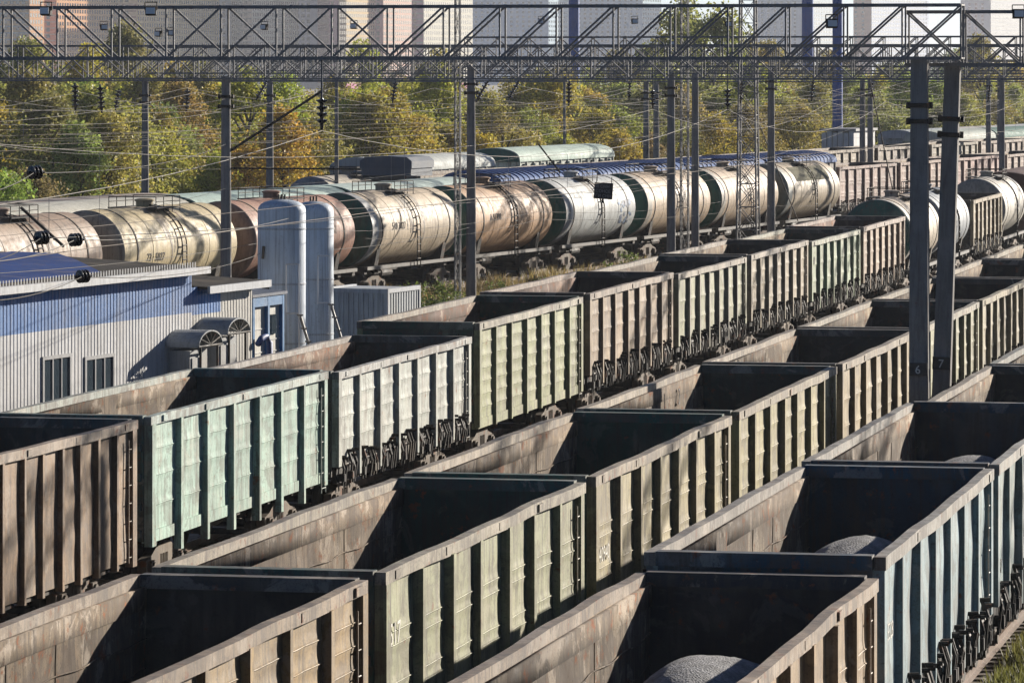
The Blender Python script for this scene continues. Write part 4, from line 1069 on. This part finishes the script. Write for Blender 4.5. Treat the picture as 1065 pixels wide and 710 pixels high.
# wires
def wire(label,pts,r=.016,col=(.32,.3,.28),sag=None):
    b=MB(); out=[]
    pts=[Vector(p) for p in pts]
    for a,c in zip(pts,pts[1:]):
        n=14
        for i in range(n):
            f=i/n; p=a.lerp(c,f); p.z-= (sag or 0)*4*f*(1-f); out.append(p)
    out.append(pts[-1]); b.tube(out,r,4)
    o=obj('overhead_wire',b.mesh('overhead_wire',M_WIRE),None,col); return tag(o,label,'wire','overhead wires above the yard')
def catenary(label, fn, knots, hc, hm, r=.0075):
    """contact wire, sagging messenger and droppers: one assembly"""
    t=thing('catenary_line',label,'overhead line',fn(knots[0],0),0,'overhead lines above the tracks'); base=t.location.copy()
    b=MB(); pts=[]
    for a,c in zip(knots,knots[1:]):
        for i in range(10): pts.append(fn(a+(c-a)*i/10,hc+rt.uniform(-.02,.02))-base)
    pts.append(fn(knots[-1],hc)-base); b.tube(pts,r,4); obj('contact_wire',b.mesh('contact_wire',M_WIRE),t,(.2,.17,.14))
    b=MB(); pts=[]
    for a,c in zip(knots,knots[1:]):
        for i in range(14):
            f=i/14; z=hm-1.05*4*f*(1-f); pts.append(fn(a+(c-a)*f,z)-base)
            if i in (2,5,7,9,12): d=MB(); d.tube([fn(a+(c-a)*f,z)-base,fn(a+(c-a)*f,hc)-base],.006,3); obj('dropper',d.mesh('dropper',M_WIRE),t,(.3,.28,.25))
    pts.append(fn(knots[-1],hm)-base); b.tube(pts,r,4); obj('messenger_wire',b.mesh('messenger_wire',M_WIRE),t,(.3,.28,.25))
kn=[40,102,160,182,223,268,330]
catenary('overhead line above the gondola row beside the building',lambda y,z:Vector((XB,y,z)),[45,101.9,159,202,268,330],6.5,8.5)
catenary('overhead line above the strip between building and tank wagons',lambda y,z:Vector((-34.5+ (y-120)*.03,y,z)),[60,101.9,181.5,223,290],5.9,8.3)
for off,lab in ((0,'overhead line above the cream tank wagons'),(-5.3,'overhead line above the mint and blue roofs'),(-10.6,'overhead line above the far beige gondolas'),(-16,'overhead line in front of the white vented wagons'),(-24,'overhead line farthest back before the thicket')):
    catenary(lab,lambda s,z,off=off:TF(s,off,z),[-110,-60,-14,28,78,130,190],6.5,8.4,.0075)
wl=[((-90,66,192),(35,80,180),(235,165,150),(690,290,118)),((-90,68,270),(42,80,248),(490,186,206),(800,225,178)),((-90,68,262),(77,84,250),(330,150,218),(698,205,186)),((-90,68,305),(85,84,288),(275,140,262),(490,186,236)),
 ((-60,90,236),(235,165,196),(560,240,160),(900,300,120)),((-60,110,142),(150,231,158),(420,260,150),(700,272,130)),((-40,100,110),(235,165,103),(490,186,108),(802,225,106),(1100,300,104)),((-60,150,148),(350,240,127),(690,272,122),(1100,330,120)),
 ((560,186,205),(698,205,190),(900,292,128),(1100,330,118)),((380,150,248),(560,175,228),(802,225,214),(960,260,200)),((-60,160,102),(490,186,106),(1110,292,104)),((60,150,140),(350,215,118),(560,240,130)),((620,200,150),(802,225,105),(955,262,82)),((700,205,135),(870,262,100),(1000,268,90)),((640,204,145),(895,292,108),(1090,300,140)),((-40,140,160),(285,222,174),(375,225,177)),((490,186,112),(650,240,158),(802,225,130)),((-80,100,288),(330,150,240),(560,190,220),(760,222,208))]
for i,w in enumerate(wl):
    wire('thin overhead wire strung between the poles above the wagons',[P(px,z,HY(py,z)) for px,z,py in w],.0062 if i>3 else .008,((.08,.075,.065),(.03,.028,.026),(.16,.15,.135))[i%3],.25)
for px,z,py,lab in ((35,80,180,'dark bell insulator on a wire before the thicket at left'),(42,80,248,'dark bell insulator before the rusty tank wagon, left of its twin'),(77,84,250,'dark bell insulator before the rusty tank wagon, right of its twin'),(85,84,288,'dark bell insulator on a wire before the depot roof edge')):
    insul(lab,P(px,z,HY(py,z))-Vector((.12,.0,0)),Vector((.55,.8,.03)),INSB,.75)
def hanger_mesh(L):
    b=MB(); prof=[(0,.02),(L-.75,.02)]
    for i in range(4):
        z=L-.7+i*.15; prof+=[(z,.04),(z+.02,.13),(z+.05,.12),(z+.1,.05)]
    prof.append((L,.03)); b.lathe(prof,10,'z',True); return b.mesh('insulator_string',M_INS,R(40))
HG=hanger_mesh(1.62)
for x_,y_,zt_,lab in ((XB,101.9,10.14,'long hanger with insulator discs under the middle of the nearest gantry'),(XB,159.0,10.1,'long hanger with insulator discs above the yellow-green ridged gondola'),(-34.5-.54,101.9,9.95,'long hanger with insulator discs under the nearest gantry, above the depot'),(-34.5+1.85,181.5,9.95,'long hanger with insulator discs under the second gantry beside the tall round pole')):
    insul(lab,Vector((x_,y_,zt_)),Vector((0,0,-1)),HG)
# cantilever struts
def strut(label,a,c,r=.05):
    b=MB(); b.tube([a,c],r,6); o=obj('cantilever_strut',b.mesh('cantilever_strut',M_DARK),None); return tag(o,label,'strut','dark cantilever struts of the overhead line')
strut('dark slanting strut rising right from the left gantry pole',P(238,165,HY(158,165)),P(336,166,HY(94,166)))
strut('dark level strut right of the left gantry pole',P(238,165,HY(175,165)),P(375,166,HY(176,166)),.035)
strut('dark slanting strut before the rusty tank wagon',P(22,105,HY(216,105)),P(66,104,HY(256,104)),.035)
strut('dark strut hanging right of centre before the white wagon',P(560,200,HY(150,200)),P(583,200,HY(180,200)),.04)
strut('long dark diagonal strut between the far poles at right',P(830,240,HY(230,240)),P(790,240,HY(130,240)),.03)
strut('dark diagonal strut left of the post numbered 6',P(930,230,HY(205,230)),P(905,230,HY(85,230)),.03)
# hanging boards on the wire over row B
def board(label,px,z,py0,py1,w,col,lines):
    c=P(px,z,0); z1=HY(py0,z); z0_=HY(py1,z)
    t=thing('hanging_board',label,'sign',(c.x,c.y,z0_),R(12)); h=z1-z0_
    b=MB(); b.box(-w/2,w/2,-.015,.015,0,h); b.box(-.03,.03,-.02,.02,-.12,-.001); b.bar((-w*.4,0,h),(-w*.4,0,h+.18),.02); b.bar((w*.4,0,h),(w*.4,0,h+.18),.02); o=obj('panel',b.mesh('panel',M_PLAIN),t,col); o.rotation_euler.y=R(4)
    for i,s in enumerate(lines):
        me=text_mesh(s,h*.26,simple('faded_lettering',(.16,.15,.16),.7)); me.transform(Matrix.Translation((-w*.42,-.02,h*.68-i*h*.29))@Matrix.Rotation(R(90),4,'X')); obj('lettering',me,o)
board('black board with rows of faint lettering hanging above the graffiti tank wagon',627,139,190,207,.56,(.012,.011,.013),['III СНН','СОНСЕ','ГИ СНН'])
def patch(parent,y0,y1,a0,a1,col):
    b=MB(); b.grid(lambda u,v:(math.cos(R(a0+(a1-a0)*v))*(TR+.014),y0+(y1-y0)*u,math.sin(R(a0+(a1-a0)*v))*(TR+.014)+TZ),8,10)
    obj('painted_patch',b.mesh('painted_patch',M_ROOFING,True),parent,col)
patch(Tk[7],-3.2,3.4,22,58,(.32,.31,.23))

# ------------------------------------------------------------------ towers
NA=TH*0
def tower(label, x0, xc, x1, z, H, colL, colR, floors=3.0, win=(1.7,1.8), pitch=3.0, band=None, name='apartment_tower'):
    z*=1.7; H+=40; sc=F/z; aR=R(-18)   # plan rotation: left face looks to the camera, right face to the sun side
    w1=max(3,(xc-x0)/sc/math.cos(R(18))); w2=max(4,(x1-xc)/sc/math.sin(R(18)))
    c=P(xc,z,-.3)
    t=thing(name,label,'tower block',c,-R(18)+TH,'tower blocks beyond the yard')
    # local: corner at origin; left face runs along -x facing -y; right face runs along +y facing +x
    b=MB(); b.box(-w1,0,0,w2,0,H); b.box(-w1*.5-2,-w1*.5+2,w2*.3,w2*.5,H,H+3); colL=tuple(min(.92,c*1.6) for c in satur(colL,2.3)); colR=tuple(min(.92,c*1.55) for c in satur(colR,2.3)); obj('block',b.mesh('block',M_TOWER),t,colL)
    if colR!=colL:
        b=MB(); b.box(.0,.25,.3,w2-.3,3,H-1); obj('facade',b.mesh('facade',M_TOWER),t,colR)  # sun-side face mostly a paler tint: lit and shaded sides coloured apart
    if band:
        b=MB()
        for k in range(int(H/floors)): b.box(-w1+.2,-.2,-.3,0,k*floors+2.35,k*floors+3.1)
        obj('balcony_band',b.mesh('balcony_band',M_TOWER),t,band)
    lo=int(2/floors); hi=int(min(H-2,60)/floors)
    cells=[]
    for k in range(1,hi):
        for i in range(int((w1-1)/pitch)): cells.append((0,-w1+1+i*pitch,k*floors+1.0))
        for i in range(int((w2-1)/pitch)): cells.append((1,1+i*pitch,k*floors+1.0))
    zc=CAM_H+2
    cells.sort(key=lambda q:abs(q[2]-24))
    ww,wh=win
    m0=MB(); m0.box(0,ww,-.06,.1,0,wh); me0=m0.mesh('window',M_GLASS)
    m1=MB(); m1.box(-.1,.31,0,ww,0,wh); me1=m1.mesh('window',M_GLASS)
    for q in cells[:99]:
        if q[0]==0: obj('window',me0,t,None,(q[1],-.25 if band else 0,q[2]))
        else: obj('window',me1,t,None,(0,q[1],q[2]))
    rest=cells[99:]
    if rest:
        b=MB()
        for q in rest:
            if q[0]==0: b.box(q[1],q[1]+ww,-.06-(.25 if band else 0),.1,q[2],q[2]+wh)
            else: b.box(-.1,.31,q[1],q[1]+ww,q[2],q[2]+wh)
        o=obj('windows',b.mesh('windows',M_GLASS),t); o['kind']='stuff'
    return t
PK=(.52,.3,.25); CR=(.58,.5,.42); PU=(.42,.28,.32); GB=(.3,.36,.45); WH=(.6,.57,.53)
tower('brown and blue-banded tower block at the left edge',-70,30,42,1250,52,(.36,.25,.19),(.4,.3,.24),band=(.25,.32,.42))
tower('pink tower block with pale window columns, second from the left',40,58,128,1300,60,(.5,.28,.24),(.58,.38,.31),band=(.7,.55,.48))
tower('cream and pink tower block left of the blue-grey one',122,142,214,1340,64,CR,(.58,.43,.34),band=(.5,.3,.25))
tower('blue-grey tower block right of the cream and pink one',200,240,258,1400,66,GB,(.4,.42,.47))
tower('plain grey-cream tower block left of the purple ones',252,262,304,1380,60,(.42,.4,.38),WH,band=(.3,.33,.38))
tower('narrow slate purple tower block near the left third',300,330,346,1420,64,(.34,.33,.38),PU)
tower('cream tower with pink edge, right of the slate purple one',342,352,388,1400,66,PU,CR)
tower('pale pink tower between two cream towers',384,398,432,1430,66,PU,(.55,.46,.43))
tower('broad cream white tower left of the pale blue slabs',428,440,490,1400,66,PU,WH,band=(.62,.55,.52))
tower('pale blue-grey slab tower left of the first blue mast',486,570,592,1750,80,(.36,.42,.5),(.45,.5,.56),win=(1.6,1.4),pitch=4)
tower('pale blue-grey slab tower right of the first blue mast',600,668,690,1800,80,(.38,.43,.5),(.47,.52,.57),win=(1.6,1.4),pitch=4)
tower('hazy pale tower left of the twin blue masts',784,836,880,2000,80,(.42,.46,.52),(.5,.53,.57),pitch=5)
tower('hazy tower with a reddish stripe right of the blue masts',888,906,988,1900,80,(.5,.3,.27),(.48,.5,.54),pitch=5)
tower('low hazy block far right between the gantry braces',1000,1030,1085,2050,32,(.45,.46,.48),(.5,.5,.5),pitch=5)
# far hill
b=MB()
def hill(u,v):
    x=-900+2600*u; p=Vector((-ST*4200+x*CT, CT*4200+x*ST,0)); h=(16+14*u+7*nz(x*.004,1,2)+3*nz(x*.02,3,2))
    a=v*math.pi
    return (p.x+ -ST*(-math.cos(a))*120, p.y+CT*(-math.cos(a))*120, -1+max(0,math.sin(a))*h)
b.grid(hill,60,8); structure('hill',b.mesh('hill',gravelmat('hill_cover',(.06,.08,.04),(.1,.11,.06),.2),True))

# ------------------------------------------------------------------ haze
HAZE=True
if HAZE:
    b=MB(); b.box(-2700,2100,-70,4800,-1.5,125)
    m=bpy.data.materials.new('air'); m.use_nodes=True; nt=m.node_tree; nt.nodes.clear()
    out=nt.nodes.new('ShaderNodeOutputMaterial'); pv=nt.nodes.new('ShaderNodeVolumePrincipled'); nt.links.new(pv.outputs[0],out.inputs['Volume'])
    pv.inputs['Density'].default_value=.000075; pv.inputs['Color'].default_value=(.86,.9,.96,1); pv.inputs['Anisotropy'].default_value=.25
    o=obj('haze',b.mesh('haze',m)); o['kind']='stuff'; tag(o,'thin pale haze over the whole yard and the far towers','haze')

# ------------------------------------------------------------------ light, sky, camera
sd=Vector((1,1.8,.59)).normalized()
el=math.asin(sd.z)
L=bpy.data.lights.new('sun','SUN'); L.energy=5.0; L.angle=R(.53); L.color=(1,.91,.79)
so=bpy.data.objects.new('sun',L); COL.objects.link(so); so.rotation_mode='QUATERNION'; so.rotation_quaternion=Vector((0,0,1)).rotation_difference(sd); so.location=(60,60,80)
w=bpy.data.worlds.new('World'); scn.world=w; w.use_nodes=True; nt=w.node_tree
bg=nt.nodes['Background']; sky=nt.nodes.new('ShaderNodeTexSky'); sky.sky_type='NISHITA'; sky.sun_disc=False
sky.sun_elevation=el; sky.sun_rotation=math.atan2(sd.x,sd.y); sky.air_density=.5; sky.dust_density=.6; sky.ozone_density=4.0
nt.links.new(sky.outputs[0],bg.inputs[0]); bg.inputs[1].default_value=.05
cam=bpy.data.cameras.new('camera'); co=bpy.data.objects.new('camera',cam); COL.objects.link(co)
cam.sensor_width=36; cam.lens=36*F/1065; cam.shift_y=-283/1065; cam.clip_start=1; cam.clip_end=12000
co.location=(0,0,CAM_H); co.rotation_euler=(R(90),0,TH)
scn.camera=co
vs=scn.view_settings; vs.view_transform='Standard'; vs.look='None'; vs.exposure=1.12; vs.gamma=1; vs.use_curve_mapping=False
scn.render.engine='CYCLES'; cy=scn.cycles
cy.use_denoising=True; cy.max_bounces=6; cy.diffuse_bounces=3; cy.glossy_bounces=2; cy.transmission_bounces=3; cy.volume_bounces=0; cy.transparent_max_bounces=4
cy.use_adaptive_sampling=True; cy.adaptive_threshold=.02
